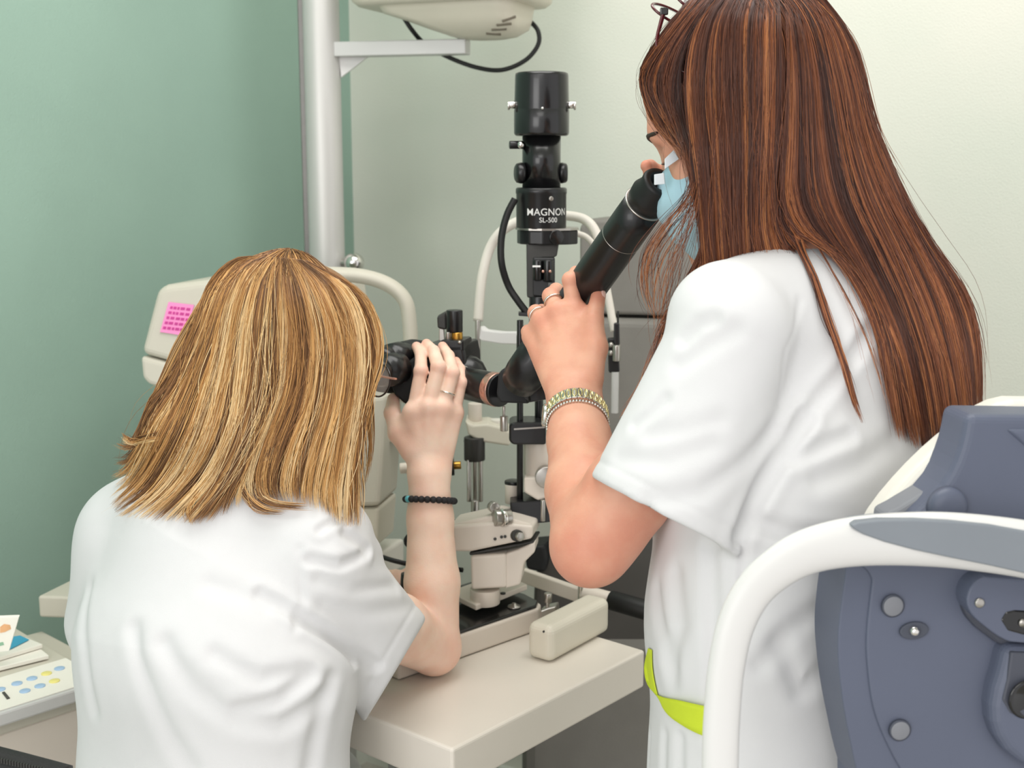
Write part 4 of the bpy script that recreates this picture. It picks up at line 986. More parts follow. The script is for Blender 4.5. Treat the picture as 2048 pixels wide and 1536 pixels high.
hemC = P(793, 1338, 1.50); hemV = Vector((.66, .35, -.42)).normalized()
hemV = (P(742, 1430, 1.46) - P(847, 1252, 1.53)).cross(hemC - Vector((0, 0, CAMZ))).normalized(); hemV = hemV if hemV.x > 0 else -hemV
def tunicB1(p):
    t = tunicB0(p); s = sleeveB(p); pl_ = (p - A3(hemC)) @ A3(hemV)
    s = smax(s, pl_, .005) + .0010 * np.exp(-((pl_ + .019) / .003) ** 2)
    s = np.maximum(s, -np.maximum(np.maximum(sleeveB(p, -.011), pl_ - .03), -pl_ - .045))
    return smin(t, s, .016)
def tunicB2(p, u):
    pl_ = (p - A3(hemC)) @ A3(hemV)
    # neck opening and lower edge
    u = np.maximum(u, -cone(p, P(535, 940, 1.50), P(560, 880, 1.53), .062, .08))
    return np.maximum(u, .60 - p[:, 2])
folds = [([(600, 1238), (650, 1262), (700, 1300), (750, 1330)], .009, .007),
         ([(520, 1190), (580, 1222), (640, 1260), (705, 1320)], .008, .006),
         ([(420, 1170), (470, 1185), (530, 1215)], .012, .0025),
         ([(480, 1420), (560, 1400), (620, 1350)], .011, .0055), ([(330, 1290), (380, 1370), (470, 1440), (560, 1450), (640, 1400)], .013, .0045),
         ([(270, 1260), (300, 1380), (340, 1470), (380, 1536)], .012, .004), ([(430, 1310), (520, 1360), (600, 1340)], .011, .0035),
         ([(620, 1120), (680, 1130), (730, 1108)], .007, .005), ([(650, 1210), (730, 1225), (800, 1215), (830, 1212)], .012, .0022),
         ([(640, 1160), (700, 1180), (790, 1172)], .010, .003), ([(690, 1066), (715, 1082), (735, 1098)], .007, .005), ([(600, 1100), (605, 1200), (590, 1260)], .006, .0012),
         ([(640, 1060), (672, 1040), (690, 1045)], .006, .004), ([(180, 1180), (170, 1300), (190, 1420)], .012, .003), ([(660, 1360), (640, 1430), (620, 1536)], .012, .004)]
tunicBf = creased(tunicB1, folds, .0007, 3, post=tunicB2)
tuB = sdf_obj('tunic', tunicBf, (-.68, 1.12, .58), (.0, 1.80, 1.22), .0030, 'cloth', pB)
# trousers, stool
hipB = Vector((P(430, 1500, 1.48).x, P(430, 1500, 1.48).y, .56))
def trousersB(p):
    s = econe(p, hipB + UP * .06, hipB - UP * .02, .12, .125, RB, .75)
    for sd in (-1, 1):
        h = hipB + RB * .085 * sd; k = h + FB * .36 + RB * .03 * sd + UP * -.04; f_ = k + FB * .02 - UP * (k.z - .06)
        s = smin(s, chain(p, [(h, .085), (k, .062), (f_, .045)], .03), .02)
    return np.maximum(s, .04 - p[:, 2])
sdf_obj('trousers', trousersB, (hipB.x - .35, hipB.y - .25, .02), (hipB.x + .5, hipB.y + .65, .75), .008, 'cloth', pB)
for sd in (-1, 1):
    k = hipB + RB * .085 * sd + FB * .38 + RB * .03 * sd; k.z = .0
    def shoe(p, k=k): return np.maximum(cone(p, k + UP * .035, k + FB * .15 + UP * .028, .042, .040), .001 - p[:, 2])
    sdf_obj('shoe', shoe, k - Vector((.12, .12, .01)), k + Vector((.22, .26, .1)), .006, 'shoe', pB)
stl = thing('stool', (hipB.x, hipB.y, 0), 'round black stool under the seated person', 'stool')
B().lathe((hipB.x, hipB.y, .36), UP, [(0, .16), (.01, .18), (.06, .185), (.085, .17), (.09, .1)], 36).to('seat', 'bag', stl)
B().cyl((hipB.x, hipB.y, .05), (hipB.x, hipB.y, .37), .025).to('column', 'chrome', stl)
B().lathe((hipB.x, hipB.y, 0), UP, [(0, .22), (.02, .215), (.05, .04)], 36).to('base', 'steel', stl)
# hair
def hairB(p):
    s = ell(p, HC - HF * .006 + HU * .004, HR, (.105, .090, .106))
    s = smin(s, econe(p, P(575, 700, 1.545), P(520, 880, 1.50), .100, .100, (1, -.2, 0), .86), .05)
    s = smin(s, econe(p, P(470, 760, 1.53), P(400, 890, 1.49), .062, .055, (1, -.2, 0), .80), .04)
    s = smin(s, cone(p, P(655, 760, 1.52), P(650, 960, 1.47), .055, .042), .05)
    s = smax(s, -ell(p, HC + HF * .11 - HU * .05, HR, (.062, .075, .14)), .02)
    return s
hB0 = lambda p: np.minimum(hairB(p), tunicB1(p) - .002)
hvB, hfB = nets(lambda p: hairB(p) + .010, (-.62, 1.22, 1.0), (-.08, 1.80, 1.46), .005)
GB = [[(520, 513), (470, 517), (425, 560), (396, 640), (352, 740), (305, 796), (286, 846), (264, 884), (238, 866)],
      [(524, 513), (476, 522), (436, 580), (408, 670), (366, 770), (322, 846), (296, 900), (256, 965), (214, 1004)],
      [(529, 513), (486, 530), (452, 600), (428, 700), (396, 800), (364, 890), (312, 975), (234, 1034)],
      [(536, 513), (504, 545), (476, 630), (460, 740), (440, 850), (394, 950), (300, 1042)],
      [(544, 514), (524, 560), (508, 650), (500, 760), (480, 860), (434, 960), (366, 1046)],
      [(552, 515), (546, 570), (540, 670), (534, 780), (500, 880), (460, 970), (402, 1050)],
      [(562, 515), (566, 570), (572, 670), (562, 780), (526, 880), (508, 960), (520, 1000)],
      [(572, 516), (596, 580), (612, 680), (596, 800), (560, 900), (548, 970), (560, 1005)],
      [(586, 517), (626, 580), (652, 680), (644, 800), (616, 900), (600, 970), (600, 1008)],
      [(598, 519), (656, 575), (690, 670), (686, 790), (664, 900), (650, 980), (656, 1030)],
      [(608, 521), (688, 575), (722, 660), (722, 780), (702, 900), (690, 990), (690, 1056)],
      [(618, 523), (714, 580), (752, 650), (754, 720), (734, 790), (714, 880), (716, 980), (718, 1052)]]
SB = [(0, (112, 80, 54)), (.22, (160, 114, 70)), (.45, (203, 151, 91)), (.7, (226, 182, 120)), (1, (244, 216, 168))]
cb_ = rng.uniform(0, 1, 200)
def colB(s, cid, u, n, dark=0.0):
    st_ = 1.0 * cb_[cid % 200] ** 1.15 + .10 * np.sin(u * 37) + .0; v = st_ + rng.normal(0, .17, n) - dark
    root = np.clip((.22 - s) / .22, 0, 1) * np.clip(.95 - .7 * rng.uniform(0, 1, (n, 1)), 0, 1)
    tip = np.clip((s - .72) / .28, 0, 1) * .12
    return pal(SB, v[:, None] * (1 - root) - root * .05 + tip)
parts = []
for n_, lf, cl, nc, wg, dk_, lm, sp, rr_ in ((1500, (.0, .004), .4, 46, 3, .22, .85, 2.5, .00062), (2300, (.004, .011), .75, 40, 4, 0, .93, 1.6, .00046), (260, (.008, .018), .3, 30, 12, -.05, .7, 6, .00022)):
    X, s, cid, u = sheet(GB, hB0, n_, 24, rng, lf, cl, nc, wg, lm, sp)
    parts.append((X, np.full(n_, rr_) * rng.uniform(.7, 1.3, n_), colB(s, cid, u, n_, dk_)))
def keepB(X):
    q = (X - A3(HC)) @ HR; return ~((q[..., 0] > .030) & (q[..., 2] < .03)).any(1)
X, s, cid, u = flow(hB0, HC + HU * .100 - HF * .03, HU - HF * .25, 1500, 24, .34, rng, (-.004, .003), keepB)
parts.append((X, np.full(len(X), .0005) * rng.uniform(.7, 1.3, len(X)), colB(s, cid, u, len(X), .03)))
# single curling locks across the collar
for gs, n_ in (([[(548, 860), (520, 940), (512, 985), (545, 1012), (612, 1018)], [(560, 870), (530, 945), (525, 985), (555, 1003), (618, 1006)]], 110),
               ([[(500, 880), (478, 950), (486, 990), (520, 1024), (572, 1030)], [(508, 885), (486, 950), (494, 985), (528, 1012), (575, 1020)]], 60),
               ([[(420, 930), (388, 990), (372, 1020), (382, 1052)], [(430, 935), (396, 990), (380, 1020), (386, 1052)]], 40),
               ([[(320, 860), (290, 868), (262, 876), (240, 862)], [(320, 882), (290, 886), (262, 890), (246, 874)]], 90)):
    X, s, cid, u = sheet(gs, hB0, n_, 20, rng, (.003, .010), .4, 4, 3, .8, 2.0)
    parts.append((X, np.full(n_, .0004), colB(np.clip(s + .4, 0, 1), cid, u, n_)))
hrB = strand_mesh('hair', parts, 'hairB', pB)
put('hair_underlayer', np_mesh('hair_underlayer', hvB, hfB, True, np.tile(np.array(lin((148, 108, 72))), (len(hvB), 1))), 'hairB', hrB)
for l in (-1, 1):
    e = HC + HF * .0735 + HL * .032 * l - HU * .022
    eo = B().sph(e, .0142, seg=20).to('eye', 'eye', pB); B().sph(e + HF * .0085, .0066, seg=14).to('iris', 'iris', eo)
    B().tube([HC + HF * .093 + HL * .016 * l + HU * .004, HC + HF * .091 + HL * .032 * l + HU * .009, HC + HF * .078 + HL * .05 * l + HU * .004], [.003, .0034, .0015], 8, 5).to('eyebrow', 'browhair', pB)
# bracelet of lava beads, ring, spectacles
bc = B_el.lerp(B_wr, .855); bax = (B_wr - B_el).normalized(); bax = (bax + Vector((.07, .12, 0))).normalized()
rp = ring_pts(bodyB, bc, bax, 26, .0035)
br = thing('bead_bracelet', rp[0], 'black bead bracelet with one turquoise bead on the seated person\'s wrist', 'bracelet')
lft = min(range(26), key=lambda k: rp[k].x + .6 * rp[k].y)
for k in range(26): B().sph(rp[k], .0046, seg=14).to('bead', 'teal' if k == lft else 'bead', br)
fm = B_fing[2][0].lerp(B_fing[2][1], .42); fa_ = (B_fing[2][1] - B_fing[2][0]).normalized()
def torus(c, ax_, R, r, m, nm, lab, cat, flat=1.0):
    z = ax_.normalized(); x = z.orthogonal().normalized(); y = z.cross(x)
    return tag(B().tube([c + (x * math.cos(a) + y * math.sin(a)) * R for a in [2 * math.pi * k / 16 for k in range(16)]], r, 8, 3, closed=True, flat=flat).to(nm, m), lab, cat)
torus(fm, fa_, .0108, .0013, 'silver', 'finger_ring', 'thin silver ring on the seated blond person\'s hand', 'ring')
sp = thing('spectacles', HC + HF * .105 - HU * .02, 'dark framed glasses worn by the blond person at the eyepiece', 'glasses')
for l in (-1, 1):
    c = HC + HF * .112 + HL * .034 * l - HU * .030; ring_ = [c + HL * .025 * math.cos(a) + HU * .021 * math.sin(a) - HF * .004 * abs(math.cos(a)) for a in [2 * math.pi * k / 20 for k in range(20)]]
    B().tube(ring_, .0013, 8, 2, closed=True).to('rim', 'tortoise', sp)
    B().prism([c + (q - c) * .95 for q in ring_], HF * .0012).to('lens', 'lens', sp)
    B().tube([c + HL * .026 * l + HU * .006, c + HL * .045 * l - HF * .02 + HU * .006, HC + HL * .082 * l - HF * .002 - HU * .022, HC + HL * .080 * l - HF * .02 - HU * .045], .0014, 8, 5).to('temple', 'rose', sp)
B().tube([HC + HF * .112 + HL * .010 - HU * .026, HC + HF * .117 - HU * .022, HC + HF * .112 - HL * .010 - HU * .026], .0012, 8, 5).to('bridge', 'tortoise', sp)

# ------------------------------------------------------------------ the standing auburn-haired person
rng = np.random.RandomState(5)
FA = Vector((-.85, .52, 0)).normalized(); RA = Vector((FA.y, -FA.x, 0)); LA = -RA
cA = P(1575, 1150, 1.30)
pA = thing('person', (cA.x, cA.y, 0), 'standing person with long auburn hair and face mask leaning to the observer tube', 'person')
KC = P(1474, 192, 1.285); KF, KL, KU, KR = frame((-.80, .32, -.50), (0, 0, 1))
A_sh = P(1478, 665, 1.195); A_el = P(1182, 1092, 1.215); A_wr = P(1150, 806, 1.385)
A_shr = P(1640, 640, 1.46); A_elr = P(1560, 900, 1.62); A_wrr = P(1420, 500, 1.46)
A_fing = [[P(1148, 622, 1.428), P(1141, 560, 1.428), P(1152, 546, 1.452), P(1172, 552, 1.474)],
          [P(1116, 624, 1.432), P(1102, 592, 1.462), P(1112, 580, 1.492), P(1132, 590, 1.512)],
          [P(1086, 642, 1.440), P(1072, 626, 1.478), P(1084, 622, 1.508), P(1106, 630, 1.528)],
          [P(1066, 672, 1.452), P(1057, 664, 1.490), P(1066, 664, 1.518), P(1084, 672, 1.538)]]
A_thumb = [P(1180, 755, 1.392), P(1191, 695, 1.398), P(1188, 640, 1.405), P(1196, 594, 1.420)]
A_fr = [[P(1345, 372, 1.375), P(1318, 348, 1.372), P(1300, 334, 1.366), P(1293, 332, 1.356)], [P(1345, 396, 1.378), P(1318, 374, 1.374), P(1304, 358, 1.366), P(1299, 350, 1.358)],
        [P(1350, 418, 1.382), P(1324, 402, 1.378), P(1312, 388, 1.372), P(1308, 382, 1.366)], [P(1360, 436, 1.386), P(1340, 424, 1.382), P(1330, 414, 1.378), P(1326, 410, 1.374)]]
A_tr = [P(1405, 430, 1.40), P(1385, 400, 1.36), P(1372, 380, 1.35), P(1362, 366, 1.345)]
def bodyA(p):
    s = local(p, KC, .19, lambda q: head_sdf(q, KC, KF, KL, KU, KR))
    nb_ = P(1560, 560, 1.30)
    s = smin(s, cone(p, KC - KF * .015 - KU * .06, nb_, .054, .058), .03)
    s = smin(s, chain(p, [(nb_, .06), (P(1600, 760, 1.30), .09), (P(1590, 1200, 1.29), .08)], .03), .05)
    s = smin(s, cone(p, nb_, A_sh, .055, .048), .05); s = smin(s, cone(p, nb_, A_shr, .055, .045), .05)
    arm = chain(p, [(A_sh, .032), (A_sh.lerp(A_el, .5), .036), (A_sh.lerp(A_el, .75), .042), (A_sh.lerp(A_el, .9), .040), (A_el, .038)], .012)
    fa = chain(p, [(A_el, .0375), (A_el.lerp(A_wr, .36), .0385), (A_el.lerp(A_wr, .72), .0325), (A_wr, .0285)], .012)
    arm = smin(arm, fa, .012)
    arm = smin(arm, local(p, A_fing[1][0], .19, lambda q: hand_sdf(q, (P(1172, 800, 1.384), P(1128, 802, 1.388)), .0165, A_fing, A_thumb)), .012)
    s = smin(s, arm, .02)
    a2 = chain(p, [(A_shr, .046), (A_elr, .036), (A_elr.lerp(A_wrr, .4), .034), (A_wrr, .025)], .012)
    a2 = smin(a2, local(p, A_fr[1][0], .15, lambda q: hand_sdf(q, (P(1412, 480, 1.455), P(1416, 500, 1.46)), .014, A_fr, A_tr)), .012)
    return smin(s, a2, .02)
skA = sdf_obj('body', bodyA, (-.0, 1.0, .95), (.46, 1.78, 1.78), .0022, 'skinA', pA, hand_red(A_fing, A_thumb) + hand_red(A_fr, A_tr) + [(A_el, .065, .40)])
# tunic
sA, sE = P(1462, 668, 1.165), P(1322, 1050, 1.175)
sD = (sE - sA).normalized()
def sleeveA(p, gr=0.0): return econe(p, sA, sA + sD * .30, .055 + gr, .096 + gr, Vector((.3, .9, 0)), 1.12)
hC = P(1328, 1030, 1.17); hV = (sD + Vector((-.02, .0, -.0))).normalized()
hl, hr_ = P(1192, 960, 1.19), P(1463, 1100, 1.16)
hC = (hl + hr_) / 2; hV = (hr_ - hl).normalized().cross(hC - Vector((0, 0, CAMZ))); hV = hV if hV.z < 0 else -hV; hV.normalize()
def tunicA0(p):
    c1, c2, c3, c4 = P(1630, 700, 1.31), P(1590, 960, 1.30), P(1556, 1200, 1.29), P(1556, 1640, 1.29)
    s = econe(p, c1, c2, .110, .122, RA, .70); s = smin(s, econe(p, c2, c3, .122, .116, RA, .70), .04); s = smin(s, econe(p, c3, c4, .116, .128, RA, .72), .04)
    s = smin(s, cone(p, P(1570, 590, 1.30), c1, .062, .11), .06)
    s = smin(s, cone(p, P(1580, 600, 1.29), P(1455, 640, 1.175), .052, .056), .04)
    s = smin(s, cone(p, P(1600, 600, 1.33), P(1650, 640, 1.45), .052, .056), .04)
    s = smin(s, cone(p, P(1650, 650, 1.45), P(1600, 800, 1.54), .06, .066), .03)
    s = smin(s, ball(p, P(1480, 900, 1.30), .085), .06)
    return s
def tunicA1(p):
    t = tunicA0(p); s = sleeveA(p); pl_ = (p - A3(hC)) @ A3(hV)
    s = smax(s, pl_, .005) + .0010 * np.exp(-((pl_ + .017) / .003) ** 2); s = np.maximum(s, -np.maximum(np.maximum(sleeveA(p, -.011), pl_ - .03), -pl_ - .045)); return smin(t, s, .010)
def tunicA2(p, u):
    pl_ = (p - A3(hC)) @ A3(hV)
    u = np.maximum(u, -cone(p, P(1545, 530, 1.29), P(1500, 430, 1.29), .062, .08))
    return np.maximum(u, .70 - p[:, 2])
foldsA = [([(1742, 656), (1690, 738), (1640, 795), (1606, 845)], .008, .005), ([(1610, 838), (1572, 900), (1530, 965), (1498, 1020), (1476, 1070)], .009, .010),
          ([(1430, 640), (1400, 650), (1370, 680)], .008, .0035), ([(1470, 660), (1420, 690), (1360, 730)], .010, .003), ([(1330, 800), (1300, 830), (1270, 850)], .007, .003),
          ([(1300, 1000), (1400, 985), (1480, 930), (1540, 860)], .010, .0035), ([(1240, 920), (1330, 920), (1420, 890)], .011, .0025), ([(1300, 870), (1370, 860), (1440, 840)], .010, .0022),
          ([(1590, 920), (1640, 895), (1700, 870)], .008, .004), ([(1640, 960), (1720, 930), (1790, 880)], .012, .003), ([(1500, 1040), (1580, 1070), (1660, 1075)], .010, .005),
          ([(1420, 1100), (1425, 1200), (1430, 1330), (1430, 1480)], .009, .003), ([(1350, 1150), (1360, 1250), (1345, 1330)], .012, .003), ([(1310, 1180), (1330, 1280), (1345, 1360)], .012, .003),
          ([(1560, 1290), (1600, 1380), (1660, 1330)], .012, .004), ([(1520, 1330), (1580, 1260), (1640, 1220)], .011, .003), ([(1600, 600), (1570, 700), (1560, 800)], .005, .0008), ([(1488, 1090), (1487, 1160)], .005, .003),
          ([(1300, 1470), (1296, 1536)], .007, .002), ([(1330, 1470), (1328, 1536)], .007, .002), ([(1362, 1476), (1362, 1536)], .007, .002)]
tunicAf = creased(tunicA1, foldsA, .0006, 8, post=tunicA2)
tuA = sdf_obj('tunic', tunicAf, (.02, .98, .68), (.58, 1.72, 1.58), .0030, 'cloth', pA)
# stitched sleeve hem line
def trousersA(p):
    h = Vector((cA.x, cA.y, .86)); s = econe(p, h, h - UP * .06, .125, .13, RA, .74)
    for sd in (-1, 1):
        a = h + RA * .085 * sd - UP * .04; k = a - UP * .38 + FA * .02; f_ = k - UP * .38
        s = smin(s, chain(p, [(a, .088), (k, .066), (Vector((f_.x, f_.y, .08)), .055)], .03), .02)
    return np.maximum(s, .03 - p[:, 2])
sdf_obj('trousers', trousersA, (cA.x - .3, cA.y - .3, .01), (cA.x + .3, cA.y + .3, 1.05), .008, 'cloth', pA)
for sd in (-1, 1):
    k = Vector((cA.x, cA.y, 0)) + RA * .085 * sd + FA * .0
    def shoe(p, k=k): return np.maximum(cone(p, k + UP * .035, k + FA * .15 + UP * .028, .044, .042), .001 - p[:, 2])
    sdf_obj('shoe', shoe, k - Vector((.26, .14, .01)), k + Vector((.14, .24, .1)), .006, 'shoe', pA)
# lime pocket trim: a band lying on the tunic
tp0 = [(1296, 1296), (1288, 1336), (1296, 1372), (1320, 1392), (1356, 1400), (1400, 1410), (1450, 1420)]
tp1 = [(1304, 1300), (1306, 1344), (1318, 1398), (1334, 1428), (1366, 1452), (1402, 1470), (1450, 1484)]
ta_, tb_ = np.array([resample(tp0, 30), resample(tp1, 30)])
rows = []
for w in np.linspace(0, 1, 6):
    g = ta_ * (1 - w) + tb_ * w; q, t_, v_ = trace(tunicAf, g[:, 0], g[:, 1]); t_ = smooth1(t_[None], 3, 1)[0] - .003 - .004 * (1 - w)
    rows.append(OC + rays(g[:, 0], g[:, 1]) * t_[:, None])
Vt = np.concatenate(rows + [r + rays(ta_[:, 0], ta_[:, 1]) * .002 for r in rows]); n_ = 30; Ft = []
for i in range(5):
    for j in range(n_ - 1):
        a = i * n_ + j; Ft.append((a, a + 1, a + n_ + 1, a + n_)); b_ = a + 6 * n_; Ft.append((b_, b_ + n_, b_ + n_ + 1, b_ + 1))
for j in range(n_ - 1):
    Ft.append((j, j + 6 * n_, j + 1 + 6 * n_, j + 1)); a = 5 * n_ + j; Ft.append((a, a + 1, a + 1 + 6 * n_, a + 6 * n_))
put('pocket_trim', np_mesh('pocket_trim', Vt, np.array(Ft)), 'lime', tuA)['label'] = 'lime green pocket edging'
# hair volume
def hairA(p):
    s = ell(p, KC - KF * .010 + KU * .008, KR, (.101, .088, .108))
    s = smin(s, econe(p, P(1492, 300, 1.225), P(1484, 640, 1.265), .036, .032, (1, .1, 0), .58), .03)     # curtain over cheek and ear
    s = smin(s, econe(p, P(1590, 150, 1.29), P(1690, 430, 1.265), .056, .050, (1, .25, 0), .88), .04)      # back of the head
    s = smin(s, econe(p, P(1690, 430, 1.265), P(1856, 700, 1.245), .050, .036, (1, .3, 0), .80), .04)
    s = smin(s, econe(p, P(1860, 700, 1.245), P(1884, 870, 1.235), .036, .030, (1, .3, 0), .72), .03)
    s = smin(s, cone(p, P(1560, 330, 1.25), P(1600, 520, 1.255), .045, .030), .03)
    s = smax(s, -ell(p, KC + KF * .112 - KU * .062, KR, (.068, .12, .105)), .015)
    return s
hA0 = lambda p: np.minimum(hairA(p), tunicA1(p) - .002)
hvA, hfA = nets(lambda p: hairA(p) + .011, (.08, 1.02, 1.02), (.56, 1.46, 1.80), .005)
SA_ = [(0, (52, 32, 28)), (.25, (82, 49, 39)), (.5, (118, 70, 50)), (.75, (164, 98, 60)), (1, (202, 134, 84))]
ca_ = rng.uniform(0, 1, 200)
def colA(s, cid, u, n, dark=0.0, olive=0.0):
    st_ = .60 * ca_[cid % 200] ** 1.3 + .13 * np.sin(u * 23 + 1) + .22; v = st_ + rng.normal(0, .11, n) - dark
    root = np.clip((.16 - s) / .16, 0, 1) * .5
    return pal(SA_, v[:, None] * (1 - root) + root * .22 + np.clip(s - .6, 0, 1) * .45)
front = [[(1404, -30), (1334, 56), (1290, 124), (1284, 165), (1300, 225), (1336, 275), (1366, 306)],
         [(1420, -34), (1350, 60), (1302, 130), (1292, 168), (1318, 250), (1352, 292), (1376, 322)],
         [(1432, -36), (1362, 56), (1314, 130), (1306, 180), (1340, 250), (1374, 308), (1384, 350)],
         [(1446, -38), (1378, 50), (1336, 130), (1332, 200), (1366, 290), (1384, 350), (1384, 400)],
         [(1462, -40), (1394, 44), (1360, 130), (1362, 220), (1386, 320), (1396, 400), (1400, 460)]]
cur = [[(1466, -40), (1400, 40), (1376, 130), (1378, 230), (1392, 340), (1402, 440), (1408, 540), (1404, 600)],
       [(1482, -42), (1424, 36), (1408, 140), (1412, 260), (1420, 380), (1424, 470), (1430, 545), (1428, 610)],
       [(1500, -42), (1454, 30), (1446, 140), (1450, 260), (1454, 380), (1458, 470), (1462, 540), (1460, 610)],
       [(1520, -42), (1492, 26), (1488, 140), (1490, 260), (1490, 380), (1490, 460), (1494, 530), (1494, 600)],
       [(1540, -42), (1526, 26), (1524, 140), (1524, 260), (1520, 380), (1520, 460), (1528, 518), (1534, 590)],
       [(1556, -42), (1558, 26), (1560, 140), (1556, 260), (1548, 380), (1552, 450), (1576, 500), (1596, 560)]]
back = [[(1566, -40), (1572, 40), (1576, 150), (1572, 280), (1566, 400), (1600, 470), (1660, 500), (1716, 570), (1754, 660), (1776, 770), (1796, 880)],
        [(1574, -40), (1590, 40), (1604, 150), (1606, 280), (1612, 400), (1656, 480), (1716, 560), (1766, 670), (1796, 790), (1816, 890)],
        [(1582, -39), (1612, 40), (1634, 150), (1646, 280), (1668, 400), (1716, 500), (1768, 600), (1808, 710), (1832, 820), (1846, 900)],
        [(1592, -38), (1634, 40), (1662, 150), (1684, 280), (1716, 400), (1766, 510), (1812, 620), (1848, 730), (1868, 830), (1874, 900)],
        [(1604, -36), (1656, 42), (1688, 150), (1714, 280), (1752, 400), (1806, 510), (1852, 620), (1886, 730), (1902, 830), (1908, 895)],
        [(1616, -34), (1674, 46), (1706, 150), (1732, 270), (1780, 390), (1840, 500), (1888, 600), (1918, 710), (1932, 810), (1936, 880)],
        [(1628, -30), (1690, 54), (1720, 130), (1732, 220), (1764, 290), (1804, 384), (1866, 490), (1920, 566), (1950, 640), (1962, 740), (1962, 850)]]
parts = []
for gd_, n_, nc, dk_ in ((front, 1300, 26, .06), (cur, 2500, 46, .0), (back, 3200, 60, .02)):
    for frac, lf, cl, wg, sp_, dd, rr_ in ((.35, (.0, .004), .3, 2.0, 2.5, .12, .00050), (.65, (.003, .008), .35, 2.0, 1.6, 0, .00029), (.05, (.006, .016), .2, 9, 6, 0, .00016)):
        k = int(n_ * frac); X, s, cid, u = sheet(gd_, hairA if gd_ is cur else hA0, k, 26, rng, lf, cl, nc, wg, .97 if gd_ is cur else .86, sp_)
        parts.append((X, np.full(k, rr_) * rng.uniform(.7, 1.3, k), colA(s, cid, u, k, dd + dk_)))
def keepA(X):
    q = (X - A3(KC)) @ KR; return ~((q[..., 0] > .045) & (q[..., 2] < .05)).any(1)
X, s, cid, u = flow(hA0, KC + KU * .11 - KF * .03, KU - KF * .3, 1000, 26, .32, rng, (-.004, .004), keepA)
parts.append((X, np.full(len(X), .0004) * rng.uniform(.7, 1.3, len(X)), colA(s, cid, u, len(X), .03)))
def lock(gs, n, lf=(.002, .007), rad=.0003, dark=0.0, wg=2, sp_=1.5, nc=4, lmin=.8):
    X, s, cid, u = sheet(gs, hA0, n, 24, rng, lf, .4, nc, wg, lmin, sp_)
    parts.append((X, np.full(n, rad) * rng.uniform(.7, 1.3, n), colA(np.clip(s + .3, 0, 1), cid, u, n, dark)))
lock([[(1580, 470), (1598, 505), (1626, 560), (1652, 640), (1682, 724), (1704, 800), (1724, 846)], [(1604, 470), (1612, 505), (1634, 555), (1660, 635), (1690, 720), (1710, 795), (1730, 850)]], 120)
lock([[(1620, 470), (1650, 520), (1690, 590), (1730, 672), (1752, 740), (1770, 806)], [(1624, 470), (1653, 520), (1693, 590), (1732, 672), (1755, 740), (1773, 806)]], 10, rad=.0002)
lock([[(1740, 600), (1766, 670), (1790, 760), (1812, 850), (1832, 900)], [(1770, 620), (1800, 700), (1820, 790), (1834, 850), (1840, 905)]], 160, lmin=.6)
lock([[(1540, 400), (1548, 440), (1566, 480), (1590, 510)], [(1570, 400), (1580, 440), (1600, 474), (1622, 500)]], 160, (.0, .006), .0004, .25)
# free strands in front of the face and chest, with their own distances
def free(gs, n, rad=.0002, sp_=6, wg=8, lmin=.75, dark=0.0):
    X, s, cid, u = sheet(gs, None, n, 24, rng, (-.012, .012), .3, 5, wg, lmin, sp_)
    parts.append((X, np.full(n, rad) * rng.uniform(.7, 1.3, n), colA(np.clip(s + .3, 0, 1), cid, u, n, dark)))
free([[(1396, 300, 1.215), (1378, 380, 1.205), (1330, 440, 1.21), (1290, 500, 1.22), (1284, 560, 1.23), (1302, 620, 1.235), (1326, 646, 1.235)],
      [(1400, 320, 1.215), (1384, 400, 1.205), (1350, 450, 1.21), (1312, 510, 1.22), (1300, 580, 1.23), (1312, 630, 1.235), (1330, 650, 1.235)],
      [(1404, 350, 1.212), (1392, 430, 1.20), (1378, 490, 1.205), (1352, 560, 1.215), (1330, 640, 1.23), (1322, 720, 1.24)]], 80, .00022)
free([[(1404, 480, 1.25), (1394, 520, 1.25), (1376, 560, 1.255), (1336, 630, 1.26), (1304, 720, 1.23), (1268, 790, 1.21), (1236, 832, 1.20)],
      [(1424, 480, 1.26), (1408, 530, 1.26), (1386, 590, 1.26), (1346, 660, 1.26), (1318, 740, 1.23), (1284, 800, 1.21), (1250, 840, 1.20)],
      [(1440, 490, 1.27), (1420, 550, 1.27), (1400, 610, 1.27), (1360, 700, 1.26), (1334, 770, 1.23), (1304, 820, 1.21), (1270, 850, 1.20)]], 420, .00032, 3, 4, .8, -.1)
free([[(1385, 330, 1.20), (1360, 420, 1.195), (1336, 500, 1.20), (1330, 600, 1.22), (1290, 690, 1.22), (1276, 740, 1.22)], [(1390, 330, 1.20), (1380, 440, 1.195), (1366, 520, 1.20), (1340, 640, 1.22), (1310, 680, 1.22), (1280, 770, 1.22)]], 16, .00016, 10, 12)
hrA = strand_mesh('hair', parts, 'hairA', pA)
put('hair_underlayer', np_mesh('hair_underlayer', hvA, hfA, True, np.tile(np.array(lin((62, 36, 28))), (len(hvA), 1))), 'hairA', hrA)
